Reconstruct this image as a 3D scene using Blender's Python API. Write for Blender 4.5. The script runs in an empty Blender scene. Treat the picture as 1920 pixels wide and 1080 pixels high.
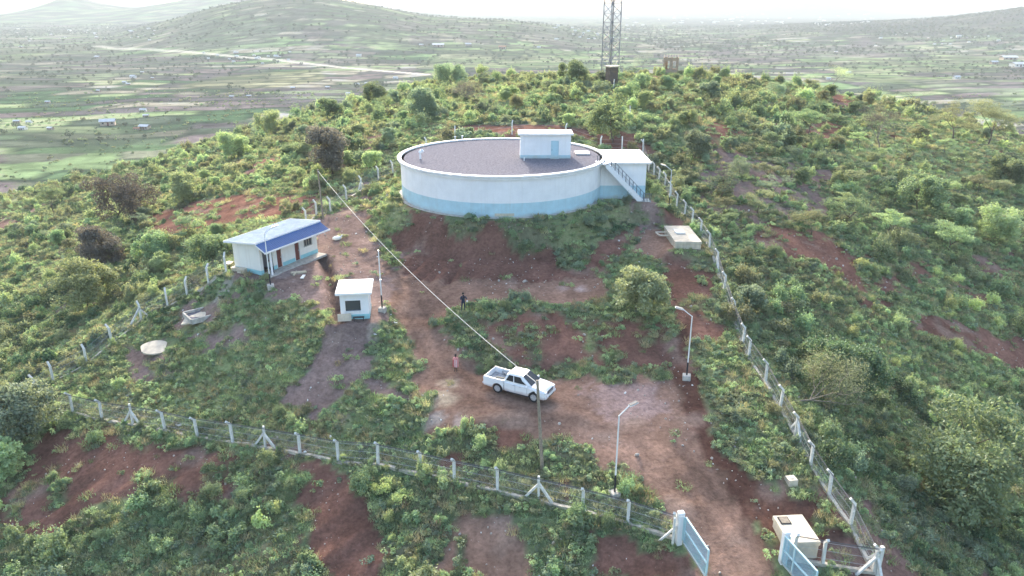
import bpy, bmesh, math, random
import numpy as np
from mathutils import Vector, Matrix, Euler

S = bpy.context.scene
C = S.collection
R = math.radians

# ---------------------------------------------------------------- camera
PITCH = R(20.7); CAMZ = 27.6; FPX = 1387.0
cam_d = bpy.data.cameras.new('camera')
cam = bpy.data.objects.new('camera', cam_d); C.objects.link(cam)
cam.location = (0, 0, CAMZ); cam.rotation_euler = (R(90) - PITCH, 0, 0)
cam_d.sensor_width = 36; cam_d.lens = 36 * FPX / 1920
cam_d.clip_start = 0.5; cam_d.clip_end = 60000
S.camera = cam
# ---------------------------------------------------------------- world, sun, exposure
SUN_EL, SUN_AZ = R(20), R(-9)          # azimuth from +Y, negative = towards -X
w = bpy.data.worlds.new('World'); S.world = w; w.use_nodes = True
nt = w.node_tree; nt.nodes.clear()
sky = nt.nodes.new('ShaderNodeTexSky'); sky.sky_type = 'NISHITA'; sky.sun_disc = False
sky.sun_elevation = SUN_EL; sky.sun_rotation = SUN_AZ
sky.air_density = 1.0; sky.dust_density = 4.0; sky.ozone_density = 1.2
bg = nt.nodes.new('ShaderNodeBackground'); bg.inputs[1].default_value = 0.15
wo = nt.nodes.new('ShaderNodeOutputWorld')
nt.links.new(sky.outputs[0], bg.inputs[0]); nt.links.new(bg.outputs[0], wo.inputs[0])
sd = bpy.data.lights.new('sun', 'SUN'); sd.energy = 2.0; sd.angle = R(1.5); sd.color = (1.0, 0.96, 0.89)
so = bpy.data.objects.new('sun', sd); C.objects.link(so); so.location = (0, 0, 100)
sdir = Vector((math.sin(SUN_AZ) * math.cos(SUN_EL), math.cos(SUN_AZ) * math.cos(SUN_EL), math.sin(SUN_EL)))
so.rotation_euler = sdir.to_track_quat('Z', 'Y').to_euler()
S.view_settings.view_transform = 'Standard'; S.view_settings.look = 'None'
S.view_settings.gamma = 1; S.view_settings.exposure = 2.2; S.view_settings.use_curve_mapping = False
S.cycles.use_denoising = True
S.cycles.max_bounces = 5; S.cycles.diffuse_bounces = 3; S.cycles.transmission_bounces = 3
S.cycles.volume_bounces = 1; S.cycles.transparent_max_bounces = 6
S.cycles.use_adaptive_sampling = True

rng = np.random.default_rng(7); random.seed(7)

# ---------------------------------------------------------------- noise
def _hash(ix, iy, seed):
    h = (ix.astype(np.int64) * 374761393 + iy.astype(np.int64) * 668265263 + seed * 1442695041) & 0xffffffff
    h = ((h ^ (h >> 13)) * 1274126177) & 0xffffffff
    h = h ^ (h >> 16)
    return (h & 0xffffff) / float(0xffffff)
def vnoise(x, y, seed=0):
    x = np.asarray(x, float); y = np.asarray(y, float)
    ix = np.floor(x); iy = np.floor(y); fx = x - ix; fy = y - iy
    fx = fx * fx * (3 - 2 * fx); fy = fy * fy * (3 - 2 * fy)
    a = _hash(ix, iy, seed); b = _hash(ix + 1, iy, seed); c = _hash(ix, iy + 1, seed); d = _hash(ix + 1, iy + 1, seed)
    return (a * (1 - fx) + b * fx) * (1 - fy) + (c * (1 - fx) + d * fx) * fy
def fbm(x, y, seed=0, oct=4):
    v = 0; a = .5; s = 0
    for i in range(oct):
        v = v + a * vnoise(x * 2 ** i, y * 2 ** i, seed + i * 17); s += a; a *= .55
    return v / s
def sstep(a, b, v):
    t = np.clip((v - a) / (b - a), 0, 1); return t * t * (3 - 2 * t)

def near_line(x, y, P):
    d = np.full(np.shape(x), 1e9)
    for (a, b) in zip(P[:-1], P[1:]):
        vx, vy = b[0]-a[0], b[1]-a[1]; L = vx*vx + vy*vy + 1e-9
        t = np.clip(((x-a[0])*vx + (y-a[1])*vy) / L, 0, 1)
        d = np.minimum(d, np.hypot(x - a[0] - t*vx, y - a[1] - t*vy))
    return d
# ---------------------------------------------------------------- terrain
def ray(px, py):
    dx = (px - 960) / FPX; dy = (540 - py) / FPX
    return np.array([dx, math.cos(PITCH) + dy * math.sin(PITCH), -math.sin(PITCH) + dy * math.cos(PITCH)])
def at_z(px, py, z):
    d = ray(px, py); t = (z - CAMZ) / d[2]
    return d[0] * t, d[1] * t
CP = []
for (px, py, z) in [
    (0,1080,-8),(250,1080,-6.5),(500,1080,-5),(960,1080,-4),(1180,1080,-3.4),(1400,1079,-2.6),(1700,1080,-4),(1920,1080,-7),
    (50,765,-4.6),(137,775,-4),(310,808,-3.2),(440,832,-2.6),(563,853,-2.4),(635,867,-2.3),(789,890,-2.1),(933,922,-2),(1092,960,-2),(1177,983,-2.1),(1268,1013,-2.3),
    (250,900,-4.4),(500,950,-4),(800,1000,-3.4),(50,900,-6.2),
    (1470,1058,-2.4),(1640,1075,-3),(1500,1010,-2.1),(1350,950,-1.8),
    (101,718,-4),(163,685,-3.2),(211,645,-2.4),(265,602,-1.3),(315,577,-.4),(400,530,2.0),(600,410,4.2),(650,376,4.5),(680,358,4.8),(740,328,5.6),
    (1216,322,7),(1246,352,6.4),(1268,390,5.6),(1297,422,4.9),(1330,468,4.0),(1343,503,3.3),(1357,548,2.6),(1392,648,1.2),(1435,718,.4),(1462,768,0),(1519,875,-.9),(1594,987,-2),
    (970,745,0),(900,780,0),(1100,760,-.1),(1200,800,-.4),(1300,950,-1.5),(1180,735,.1),(1250,720,.3),
    (800,600,1.1),(790,560,2.0),(720,520,2.9),(850,690,.3),(830,740,.1),(770,650,.6),
    (860,585,2.6),(1000,586,2.6),(1120,575,2.7),(900,530,2.7),(1050,530,2.7),(1150,520,3.0),(1200,470,3.9),(1225,425,4.6),
    (880,680,.5),(1000,705,.25),(1100,705,.3),(1200,690,.5),(1250,600,2.2),(1240,660,1.1),
    (500,525,3.4),(600,470,3.4),(440,510,3.2),(560,500,3.4),(530,430,3.6),(650,480,3.4),(640,560,2.9),(660,598,2.5),(700,440,3.8),
    (350,600,-.4),(430,600,.9),(500,650,.4),(600,680,.7),(600,750,-.9),(500,760,-1.6),(400,720,-2.1),(300,690,-2.2),(200,740,-3.6),(700,780,-.8),(750,700,.3),(800,830,-1.1),(1000,860,-1.2),(650,830,-1.8),
    (0,700,-8),(80,600,-8),(0,500,-14),(200,520,-5),(150,430,-10),(300,430,-1),(330,520,-1.5),(400,350,0),(500,370,2.5),(420,450,2),
    (0,365,-24),(120,345,-23),(240,318,-20),(340,290,-17),(440,258,-13),(520,238,-8.5),(600,215,-4),(700,190,2),(770,168,6),(300,350,-9),(500,280,0),(600,330,3.8),
    (850,140,9),(940,150,10.5),(1040,150,11.5),(1140,150,12),(1260,140,12.5),(1400,150,11),(1500,165,9),(1600,183,7),(1700,202,4.5),(1800,226,1.5),(1900,252,-1.5),
    (700,250,7),(760,270,7.5),(850,215,10),(1000,210,11),(1180,230,11.5),(1250,260,10),(1350,240,10.5),
    (1350,330,7),(1500,300,6.5),(1700,300,3),(1880,330,-1),(1400,420,4.5),(1550,420,3),(1750,420,0),(1900,420,-3.5),
    (1500,480,2.6),(1700,520,-1),(1900,560,-6),(1480,600,1),(1600,640,-1.2),(1780,620,-4),(1900,700,-8),(1560,760,-1.2),(1700,800,-4),(1880,860,-8),(1620,900,-2.2),(1750,980,-4.5)]:
    x, y = at_z(px, py, z); CP.append((x, y, z))
CP += [(0,22,-5),(0,5,-8),(-30,10,-12),(30,10,-9),(0,-20,-14),(-70,0,-26),(70,0,-26),(-60,35,-17),(60,35,-17),(-90,60,-26),(90,60,-24),(-130,100,-36),(120,100,-24),(0,-80,-34),(-120,-60,-45),(120,-60,-45),(-200,40,-48),(200,40,-46),
       (-180,170,-42),(-230,250,-49),(170,150,-22),(200,220,-24),(260,200,-44),(240,300,-46),(-150,330,-48),(-60,330,-44),(0,320,-40),(80,320,-40),(160,330,-45),(0,270,-16),(80,270,-16),(-60,270,-22),(0,400,-50),(-120,420,-50),(120,420,-50),(300,100,-49),(-300,120,-50),
       (-1.2,104,8.3),(-8,101,7.6),(8,101,8.2),(-1.2,113,10.3)]
for (px, py, z, back, dz) in [(0,365,-24,30,-9),(120,345,-23,30,-9),(240,318,-20,30,-9),(340,290,-17,30,-9),(440,258,-13,30,-9),(520,238,-8.5,30,-8),(600,215,-4,30,-8),(700,190,2,30,-7),(770,168,6,35,-6),(1600,183,7,30,-6),(1700,202,4.5,30,-7),(1800,226,1.5,30,-8),(1900,252,-1.5,30,-8)]:
    x, y = at_z(px, py, z); k = 1 + back / math.hypot(x, y); CP.append((x * k, y * k, z + dz))
CP = np.array(CP)
def _rbf_fit(P):
    n = len(P); d = np.hypot(P[:,None,0]-P[None,:,0], P[:,None,1]-P[None,:,1])
    A = np.zeros((n+3, n+3)); A[:n,:n] = -d + np.eye(n) * .35
    A[:n,n] = 1; A[:n,n+1] = P[:,0]; A[:n,n+2] = P[:,1]; A[n:,:n] = A[:n,n:].T
    return np.linalg.solve(A, np.r_[P[:,2], 0, 0, 0])
W = _rbf_fit(CP)
TCX, TCY, TR, TZ0, TZ1 = -1.2, 88.1, 12.0, 6.8, 11.3
FAR1 = (np.array([-1500,-1250,-1095,-965,-806,-690,-600,-518,-374,-230,-120,-14,130,273,420]),
        np.array([0,0,4,38,82,103,108,106,85,56,50,45,28,9,0]))
FAR2 = (np.array([400,690,850,1005,1160,1319,1507,1950,2600]), np.array([0,3,18,27,36,50,77,105,120]))
def rough_gully(x, y):
    """erosion ribs: on the mound under the tank and on the bare slope below the left fence"""
    a = np.arctan2(y - TCY, x - TCX); r = np.hypot(x - TCX, y - TCY)
    m = 1.5 * sstep(12.6, 14.5, r) * (1 - sstep(20, 23, r)) * sstep(-2.5, -2.2, a) * sstep(-.7, -1.0, a)
    g = -np.abs(fbm(a * 22, r * .15, 5, 3) - .5) * 1.0 * m
    u = x * .80 + y * .60; v = -x * .60 + y * .80
    m2 = sstep(-4, -9, x) * sstep(49, 45, y + (x + 20) * -.12) * sstep(10, 20, y)
    g = g - np.abs(fbm(v * .45, u * .05, 9, 3) - .5) * 1.3 * m2
    m3 = sstep(-9, -6, x) * sstep(18, 14, x) * sstep(52.5, 54, y) * sstep(61, 58.5, y)
    g = g - np.abs(fbm(x * .8, y * .12, 15, 3) - .5) * .9 * m3
    if len(RUT):
        d = near_line(x, y, RUT); g = g - .03 * sstep(.6, .2, np.abs(d - .85)) * (y < 72)
    return g
RUT = []
def terr(x, y, detail=True):
    x = np.atleast_1d(np.asarray(x, float)); y = np.atleast_1d(np.asarray(y, float))
    shp = x.shape; x = x.ravel(); y = y.ravel()
    z = np.full(x.shape, -50.0)
    dist = np.hypot(x, y - 130)
    near = dist < 460
    if near.any():
        xn = x[near]; yn = y[near]; zz = np.zeros(xn.shape)
        for s0 in range(0, len(xn), 20000):
            sl = slice(s0, s0 + 20000)
            d = np.hypot(xn[sl,None] - CP[None,:,0], yn[sl,None] - CP[None,:,1])
            zz[sl] = -(d @ W[:len(CP)]) + W[-3] + W[-2] * xn[sl] + W[-1] * yn[sl]
        zz = np.maximum(zz, -52)
        # level pads and the cut shelf around the tank
        r = np.hypot(xn - TCX, yn - TCY)
        k = sstep(16.0, 12.9, r); zz = zz * (1 - k) + TZ0 * k
        k = sstep(2.2, .4, np.maximum(np.abs(xn - 13.4) - 2.9, np.abs(yn - 87.5) - 4.8)); zz = zz * (1 - k) + TZ0 * k
        bu = (xn + 24.2) * .46 + (yn - 67.4) * .888; bv = (xn + 24.2) * -.888 + (yn - 67.4) * .46
        k = sstep(2.2, .5, np.maximum(np.abs(bu - 4) - 4.6, np.abs(bv - 1.0) - 3.2)); zz = zz * (1 - k) + 3.4 * k
        k = sstep(1.8, .4, np.maximum(np.abs(xn + 13.5) - 1.5, np.abs(yn - 60.2) - 1.8)); zz = zz * (1 - k) + 2.5 * k
        k = sstep(2.0, .4, np.maximum(np.abs(xn - .9) - 3.1, np.abs(yn - 50.5) - 2.6)); zz = zz * (1 - k) + 0.0 * k
        k = sstep(1.8, .3, np.maximum(np.abs(xn - 18) - 1.6, np.abs(yn - 75.4) - 3.2)); zz = zz * (1 - k) + 4.5 * k
        if detail:
            zz = zz + (fbm(xn * .35, yn * .35, 3, 5) - .5) * .35 * sstep(12.5, 16, r) + (fbm(xn * 1.7, yn * 1.7, 4, 3) - .5) * .12 * sstep(12.5, 14, r)
            zz = zz + rough_gully(xn, yn)
            # trench from the long building round the guard hut
            tx = np.interp(yn, TRY, TRX); tm = (yn > TRY[0]) & (yn < TRY[-1])
            zz = zz - .95 * sstep(.75, .3, np.abs(xn - tx)) * tm
        b = sstep(300, 450, dist[near])
        z[near] = zz * (1 - b) + -50 * b
    fy = sstep(1080, 2150, y) * (1 - sstep(2300, 3600, y))
    z = z + np.interp(x * 2150 / np.maximum(y, 900), FAR1[0], FAR1[1]) * fy
    f2 = sstep(1450, 2400, y) * (1 - sstep(2800, 5000, y))
    z = z + np.interp(x * 2350 / np.maximum(y, 900), FAR2[0], FAR2[1]) * f2
    for (cx, cy, h, s, sy, p) in [(-2500,4500,128,200,450,1.0),(-3000,6900,48,1900,900,4),(-1700,4700,92,360,600,2),(-1150,5000,84,620,600,2),(-2300,4700,30,1100,600,4),(3250,9000,132,620,900,2),(1500,11000,60,2500,900,2),(4600,10500,90,1500,900,2)]:
        q = np.sqrt(((x - cx) / s) ** 2 + ((y - cy) / sy) ** 2)
        z = z + h * (np.exp(-q * 1.15) if p == 1.0 else np.exp(-q ** 2 * .7))
    farw = sstep(300, 700, dist)
    z = z + farw * ((fbm(x * .004, y * .004, 21, 4) - .5) * 7)
    return z.reshape(shp)
TRP = [at_z(px, py, z) for (px, py, z) in [(637,607,2.5),(632,585,2.6),(628,550,2.9),(618,520,3.1),(612,500,3.3),(609,488,3.4),(600,476,3.5)]]
TRY = np.array([p[1] for p in TRP]); TRX = np.array([p[0] for p in TRP])
RUT = [at_z(px, py, z) for (px, py, z) in [(1450,1120,-2.8),(1400,1040,-2.3),(1345,960,-1.7),(1270,870,-.9),(1190,805,-.4),(1090,775,-.1),(960,755,0),(870,725,.2),(815,670,.5),(785,600,1.2),(755,545,2.2),(700,495,3.1)]]
_ts = np.geomspace(15, 14000, 1600)
_gc = {}
def g(px, py):
    """the ground point seen at a picture position (used for surveying the site)"""
    if (px, py) in _gc: return _gc[(px, py)]
    d = ray(px, py)
    X = d[0] * _ts; Y = d[1] * _ts; Z = CAMZ + d[2] * _ts
    dz = Z - terr(X, Y)
    i = int(np.argmax(dz < 0))
    if dz[i] >= 0 : i = len(_ts) - 1
    t = _ts[i-1] + (_ts[i] - _ts[i-1]) * dz[i-1] / (dz[i-1] - dz[i] + 1e-9)
    v = Vector((d[0] * t, d[1] * t, 0)); v.z = float(terr(v.x, v.y)[0])
    _gc[(px, py)] = v
    return v
def gz(x, y): return float(terr(x, y)[0])
def gxy(x, y): return Vector((x, y, gz(x, y)))
def depth(v): return v.y * math.cos(PITCH) + (CAMZ - v.z) * math.sin(PITCH)
def mpp(v): return depth(v) / FPX

# ---------------------------------------------------------------- materials
def mat(name, col, rough=.8, noise=0, nscale=4, metal=0, spec=.3, bump=0, col2=None):
    m = bpy.data.materials.new(name); m.use_nodes = True; n = m.node_tree; b = n.nodes['Principled BSDF']
    b.inputs['Base Color'].default_value = (*col, 1); b.inputs['Roughness'].default_value = rough
    b.inputs['Metallic'].default_value = metal; b.inputs['Specular IOR Level'].default_value = spec
    if noise or bump:
        tc = n.nodes.new('ShaderNodeTexCoord')
        nz = n.nodes.new('ShaderNodeTexNoise'); nz.inputs['Scale'].default_value = nscale; nz.inputs['Detail'].default_value = 6
        nz.inputs['Roughness'].default_value = .65
        n.links.new(tc.outputs['Object'], nz.inputs['Vector'])
        if noise:
            cr = n.nodes.new('ShaderNodeMix'); cr.data_type = 'RGBA'
            c2 = col2 or tuple(max(0, c * (1 - noise)) for c in col); c1 = tuple(min(1, c * (1 + noise * .5)) for c in col)
            cr.inputs[6].default_value = (*c2, 1); cr.inputs[7].default_value = (*c1, 1)
            mr = n.nodes.new('ShaderNodeMapRange'); mr.inputs[1].default_value = .35; mr.inputs[2].default_value = .65
            n.links.new(nz.outputs['Fac'], mr.inputs[0]); n.links.new(mr.outputs[0], cr.inputs[0]); n.links.new(cr.outputs[2], b.inputs['Base Color'])
        if bump:
            bp = n.nodes.new('ShaderNodeBump'); bp.inputs['Strength'].default_value = bump; bp.inputs['Distance'].default_value = .03
            n.links.new(nz.outputs['Fac'], bp.inputs['Height']); n.links.new(bp.outputs[0], b.inputs['Normal'])
    return m
def leaf_mat(name, col, trans=.34, var=.4):
    m = bpy.data.materials.new(name); m.use_nodes = True; n = m.node_tree; n.nodes.clear()
    L = n.links.new
    out = n.nodes.new('ShaderNodeOutputMaterial')
    at = n.nodes.new('ShaderNodeAttribute'); at.attribute_name = 'tone'
    oi = n.nodes.new('ShaderNodeObjectInfo')
    hsv = n.nodes.new('ShaderNodeHueSaturation'); hsv.inputs['Color'].default_value = (*col, 1)
    m1 = n.nodes.new('ShaderNodeMapRange'); m1.inputs[3].default_value = 1 - var * .55; m1.inputs[4].default_value = 1 + var * .75
    L(at.outputs['Fac'], m1.inputs[0])
    m2 = n.nodes.new('ShaderNodeMapRange'); m2.inputs[3].default_value = .72; m2.inputs[4].default_value = 1.35
    L(oi.outputs['Random'], m2.inputs[0])
    mu = n.nodes.new('ShaderNodeMath'); mu.operation = 'MULTIPLY'; L(m1.outputs[0], mu.inputs[0]); L(m2.outputs[0], mu.inputs[1])
    L(mu.outputs[0], hsv.inputs['Value'])
    m3 = n.nodes.new('ShaderNodeMath'); m3.operation = 'MULTIPLY_ADD'; m3.inputs[1].default_value = .05; m3.inputs[2].default_value = .475
    L(oi.outputs['Random'], m3.inputs[0]); L(m3.outputs[0], hsv.inputs['Hue'])
    df = n.nodes.new('ShaderNodeBsdfDiffuse'); tr = n.nodes.new('ShaderNodeBsdfTranslucent')
    L(hsv.outputs[0], df.inputs[0])
    yl = n.nodes.new('ShaderNodeMix'); yl.data_type = 'RGBA'; yl.blend_type = 'MULTIPLY'; yl.inputs[0].default_value = 1
    yl.inputs[7].default_value = (1.38, 1.36, .98, 1); L(hsv.outputs[0], yl.inputs[6]); L(yl.outputs[2], tr.inputs[0])
    mx = n.nodes.new('ShaderNodeMixShader'); mx.inputs[0].default_value = trans; L(df.outputs[0], mx.inputs[1]); L(tr.outputs[0], mx.inputs[2])
    gl = n.nodes.new('ShaderNodeBsdfGlossy'); gl.inputs['Roughness'].default_value = .55; gl.inputs[0].default_value = (.6, .65, .6, 1)
    m4 = n.nodes.new('ShaderNodeMixShader'); m4.inputs[0].default_value = .05; L(mx.outputs[0], m4.inputs[1]); L(gl.outputs[0], m4.inputs[2])
    L(m4.outputs[0], out.inputs[0])
    return m
M = dict(
    white=mat('white_paint', (.77,.77,.765), .75, .06, .8, bump=.1), blue=mat('pale_blue_paint', (.42,.60,.66), .7, .10, 1.2, bump=.1),
    stain=mat('stained_blue', (.30,.48,.52), .8, .25, 1.5), teal=mat('pale_teal_paint', (.30,.56,.58), .75, .12, 1.5),
    gravel=mat('roof_gravel', (.185,.178,.198), .95, .4, 5, bump=.8, spec=0), cream=mat('cream_wall', (.74,.72,.66), .8, .05, 1, bump=.1),
    slab=mat('roof_slab_paint', (.80,.79,.77), .7, .06, 2), concrete=mat('concrete', (.46,.43,.38), .9, .3, 2.5, bump=.3, spec=0),
    palecon=mat('pale_concrete', (.56,.49,.38), .85, .2, 1.8, bump=.2), post=mat('post_concrete', (.66,.65,.60), .9, .2, 5),
    plinth=mat('mossy_plinth', (.50,.45,.37), .95, .35, 3, bump=.3), roofblue=mat('blue_sheet', (.022,.095,.26), .6, .12, 2, spec=.4),
    roofgrey=mat('weathered_sheet', (.34,.41,.50), .85, .2, 2, spec=.15), brown=mat('brown_door', (.16,.055,.045), .6, .1, 3),
    dark=mat('dark_void', (.02,.02,.022), .9), glass=mat('window_glass', (.05,.06,.07), .15, spec=.6), lilac=mat('inner_wall', (.42,.40,.42), .8),
    black=mat('black_paint', (.03,.03,.035), .5), pole=mat('white_pole', (.72,.72,.70), .4), wood=mat('grey_wood', (.26,.22,.17), .9, .3, 6),
    galv=mat('galvanised_wire', (.42,.42,.42), .5, metal=.4), wire=mat('dark_wire', (.12,.11,.11), .7), cable=mat('pale_cable', (.60,.58,.53), .6), rail=mat('dark_rail', (.10,.11,.13), .5),
    gate=mat('gate_blue', (.44,.62,.66), .5, .06, 3), gatemesh=mat('gate_mesh_blue', (.25,.42,.48), .6), steel=mat('tower_steel', (.30,.29,.30), .5, .1, 1, metal=.3),
    brick=mat('mud_brick', (.42,.31,.23), .95, .3, 3), tin=mat('tin_roof', (.60,.60,.60), .7, .15, .8), tinrust=mat('rust_roof', (.38,.17,.10), .7, .2, .8),
    mudwall=mat('mud_wall', (.42,.33,.26), .9, .2, 1), car=mat('car_paint', (.78,.78,.78), .22, .03, 1, spec=.6), tyre=mat('tyre', (.025,.025,.027), .85),
    rim=mat('alloy', (.5,.5,.52), .35, metal=.7), cargls=mat('car_glass', (.02,.025,.03), .15, spec=.35), lamp=mat('lamp_lens', (.65,.66,.68), .15, spec=.7),
    red=mat('tail_red', (.4,.02,.02), .3), bark=mat('bark', (.13,.10,.08), .95, .3, 6), palebark=mat('pale_bark', (.26,.22,.17), .95, .3, 6),
    skin=mat('skin', (.11,.06,.04), .6), hair=mat('hair', (.015,.012,.012), .8), navy=mat('navy_cloth', (.025,.035,.06), .9), pink=mat('pink_cloth', (.62,.25,.24), .9, .2, 6),
    greyc=mat('grey_green_cloth', (.25,.32,.30), .9), stone=mat('pale_stone', (.48,.42,.36), .9, .25, 4), litter=mat('white_litter', (.75,.74,.70), .7),
    bedliner=mat('bed_floor', (.40,.40,.40), .7, .5, 5), bedwood=mat('plank', (.45,.40,.30), .9, .2, 4))
def streaks(m, dirt, zlo=None, zhi=None, amt=.35):
    """vertical run-off streaks, and mud splashed up the foot of a painted wall"""
    n = m.node_tree; b = n.nodes['Principled BSDF']; L = n.links.new
    src = b.inputs['Base Color'].links[0].from_socket
    tc = n.nodes.new('ShaderNodeTexCoord'); mp = n.nodes.new('ShaderNodeMapping'); mp.inputs['Scale'].default_value = (2.2, 2.2, .10)
    nz = n.nodes.new('ShaderNodeTexNoise'); nz.inputs['Scale'].default_value = 1.6; nz.inputs['Detail'].default_value = 7
    L(tc.outputs['Object'], mp.inputs[0]); L(mp.outputs[0], nz.inputs['Vector'])
    mr = n.nodes.new('ShaderNodeMapRange'); mr.inputs[1].default_value = .52; mr.inputs[2].default_value = .78; mr.inputs[4].default_value = amt
    L(nz.outputs['Fac'], mr.inputs[0]); fac = mr.outputs[0]
    if zlo is not None:
        sp = n.nodes.new('ShaderNodeSeparateXYZ'); L(tc.outputs['Object'], sp.inputs[0])
        n2 = n.nodes.new('ShaderNodeTexNoise'); n2.inputs['Scale'].default_value = .9; n2.inputs['Detail'].default_value = 8; L(tc.outputs['Object'], n2.inputs['Vector'])
        ad = n.nodes.new('ShaderNodeMath'); ad.operation = 'MULTIPLY_ADD'; ad.inputs[1].default_value = -1.6 * (zhi - zlo); L(n2.outputs['Fac'], ad.inputs[0]); L(sp.outputs['Z'], ad.inputs[2])
        m2 = n.nodes.new('ShaderNodeMapRange'); m2.inputs[1].default_value = zlo - .8 * (zhi - zlo) + .0; m2.inputs[2].default_value = zhi - .8 * (zhi - zlo); m2.inputs[3].default_value = .75; m2.inputs[4].default_value = 0
        L(ad.outputs[0], m2.inputs[0]); mx = n.nodes.new('ShaderNodeMath'); mx.operation = 'MAXIMUM'; L(fac, mx.inputs[0]); L(m2.outputs[0], mx.inputs[1]); fac = mx.outputs[0]
    mc = n.nodes.new('ShaderNodeMix'); mc.data_type = 'RGBA'; L(fac, mc.inputs[0]); L(src, mc.inputs[6]); mc.inputs[7].default_value = (*dirt, 1); L(mc.outputs[2], b.inputs['Base Color'])
streaks(M['white'], (.55,.52,.48), amt=.2); streaks(M['blue'], (.40,.36,.30), -.2, .45, .25); streaks(M['cream'], (.50,.42,.34), 0, .5, .3); streaks(M['slab'], (.55,.50,.44), amt=.3)
streaks(M['car'], (.30,.17,.12), .30, .62, .10); streaks(M['post'], (.40,.36,.30), amt=.4); streaks(M['gate'], (.36,.30,.24), .1, .5, .2)
streaks(M['palecon'], (.33,.27,.22), amt=.45)
LEAF = dict(farg=leaf_mat('far_leaf', (.045,.062,.042), .2), 
    light=leaf_mat('leaf_light', (.315,.375,.195)), yellow=leaf_mat('leaf_yellow', (.45,.49,.22)), mid=leaf_mat('leaf_mid', (.205,.27,.145)),
    dark=leaf_mat('leaf_dark', (.105,.16,.085), .3), olive=leaf_mat('leaf_olive', (.235,.245,.14)), greygreen=leaf_mat('leaf_grey', (.215,.265,.18)),
    brown=leaf_mat('leaf_brown', (.16,.14,.12), .25), grass=leaf_mat('grass_blade', (.18,.24,.11)), drygrass=leaf_mat('dry_grass', (.34,.30,.18)))

# ---------------------------------------------------------------- mesh helpers
def mesh_np(name, V, F, m=None, tone=None, smooth=False, loop4=True):
    me = bpy.data.meshes.new(name); V = np.asarray(V, np.float32); F = np.asarray(F, np.int32); k = F.shape[1]
    me.vertices.add(len(V)); me.vertices.foreach_set('co', V.ravel())
    me.loops.add(F.size); me.loops.foreach_set('vertex_index', F.ravel())
    me.polygons.add(len(F)); me.polygons.foreach_set('loop_start', np.arange(0, F.size, k, dtype=np.int32))
    me.polygons.foreach_set('loop_total', np.full(len(F), k, np.int32))
    me.polygons.foreach_set('use_smooth', np.full(len(F), bool(smooth)))
    me.update(calc_edges=True)
    if tone is not None:
        a = me.attributes.new('tone', 'FLOAT', 'POINT'); a.data.foreach_set('value', np.asarray(tone, np.float32))
    if m: me.materials.append(m)
    return me
class MB:
    """collects boxes, tubes, prisms; build() links them as one mesh object"""
    def __init__(s): s.b = bmesh.new()
    def box(s, c, size, rz=0, bev=0, mat4=None):
        r = bmesh.ops.create_cube(s.b, size=1)
        mtx = Matrix.Translation(Vector(c)) @ Matrix.Rotation(rz, 4, 'Z') @ Matrix.Diagonal((*size, 1))
        if mat4 is not None: mtx = mat4 @ mtx
        bmesh.ops.transform(s.b, matrix=mtx, verts=r['verts'])
        if bev:
            es = list({e for v in r['verts'] for e in v.link_edges})
            bmesh.ops.bevel(s.b, geom=es, offset=bev, segments=1, affect='EDGES')
        return s
    def bar(s, p, q, r, r2=None, n=6, cap=True):
        p = Vector(p); q = Vector(q); d = q - p; L = d.length
        if L < 1e-6: return s
        rot = d.to_track_quat('Z', 'Y').to_matrix().to_4x4()
        bmesh.ops.create_cone(s.b, cap_ends=cap, segments=n, radius1=r, radius2=r if r2 is None else r2, depth=L,
                              matrix=Matrix.Translation((p + q) / 2) @ rot)
        return s
    def sqbar(s, p, q, a, b=None):
        b = b or a; p = Vector(p); q = Vector(q); d = q - p
        rot = d.to_track_quat('Z', 'Y').to_matrix().to_4x4()
        r = bmesh.ops.create_cube(s.b, size=1)
        bmesh.ops.transform(s.b, matrix=Matrix.Translation((p + q) / 2) @ rot @ Matrix.Diagonal((a, b, d.length, 1)), verts=r['verts'])
        return s
    def prism(s, poly, vec):
        vs = [s.b.verts.new(p) for p in poly]; f = s.b.faces.new(vs)
        r = bmesh.ops.extrude_face_region(s.b, geom=[f])
        bmesh.ops.translate(s.b, vec=vec, verts=[v for v in r['geom'] if isinstance(v, bmesh.types.BMVert)])
        return s
    def quad(s, pts):
        s.b.faces.new([s.b.verts.new(p) for p in pts]); return s
    def ball(s, c, r, sc=(1,1,1), sub=2):
        q = bmesh.ops.create_icosphere(s.b, subdivisions=sub, radius=r)
        bmesh.ops.transform(s.b, matrix=Matrix.Translation(c) @ Matrix.Diagonal((*sc, 1)), verts=q['verts']); return s
    def data(s, name, m, smooth=False):
        bmesh.ops.recalc_face_normals(s.b, faces=s.b.faces[:])
        me = bpy.data.meshes.new(name); s.b.to_mesh(me); s.b.free(); me.materials.append(m)
        if smooth:
            for p in me.polygons: p.use_smooth = True
        return me
    def build(s, name, m, parent=None, smooth=False, loc=None, rz=None):
        return link(name, s.data(name, m, smooth), parent, loc, rz)
def link(name, data, parent=None, loc=None, rz=None):
    o = bpy.data.objects.new(name, data); C.objects.link(o)
    if parent is not None: o.parent = parent
    if loc is not None: o.location = loc
    if rz is not None: o.rotation_euler = (0, 0, rz)
    return o
def tag(o, label=None, cat=None, group=None, kind=None):
    if label: o['label'] = label
    if cat: o['category'] = cat
    if group: o['group'] = group
    if kind: o['kind'] = kind
    return o
def empty(name, loc, rz, label, cat, group=None):
    o = link(name, None, None, loc, rz); o.empty_display_size = .3
    return tag(o, label, cat, group)
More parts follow.
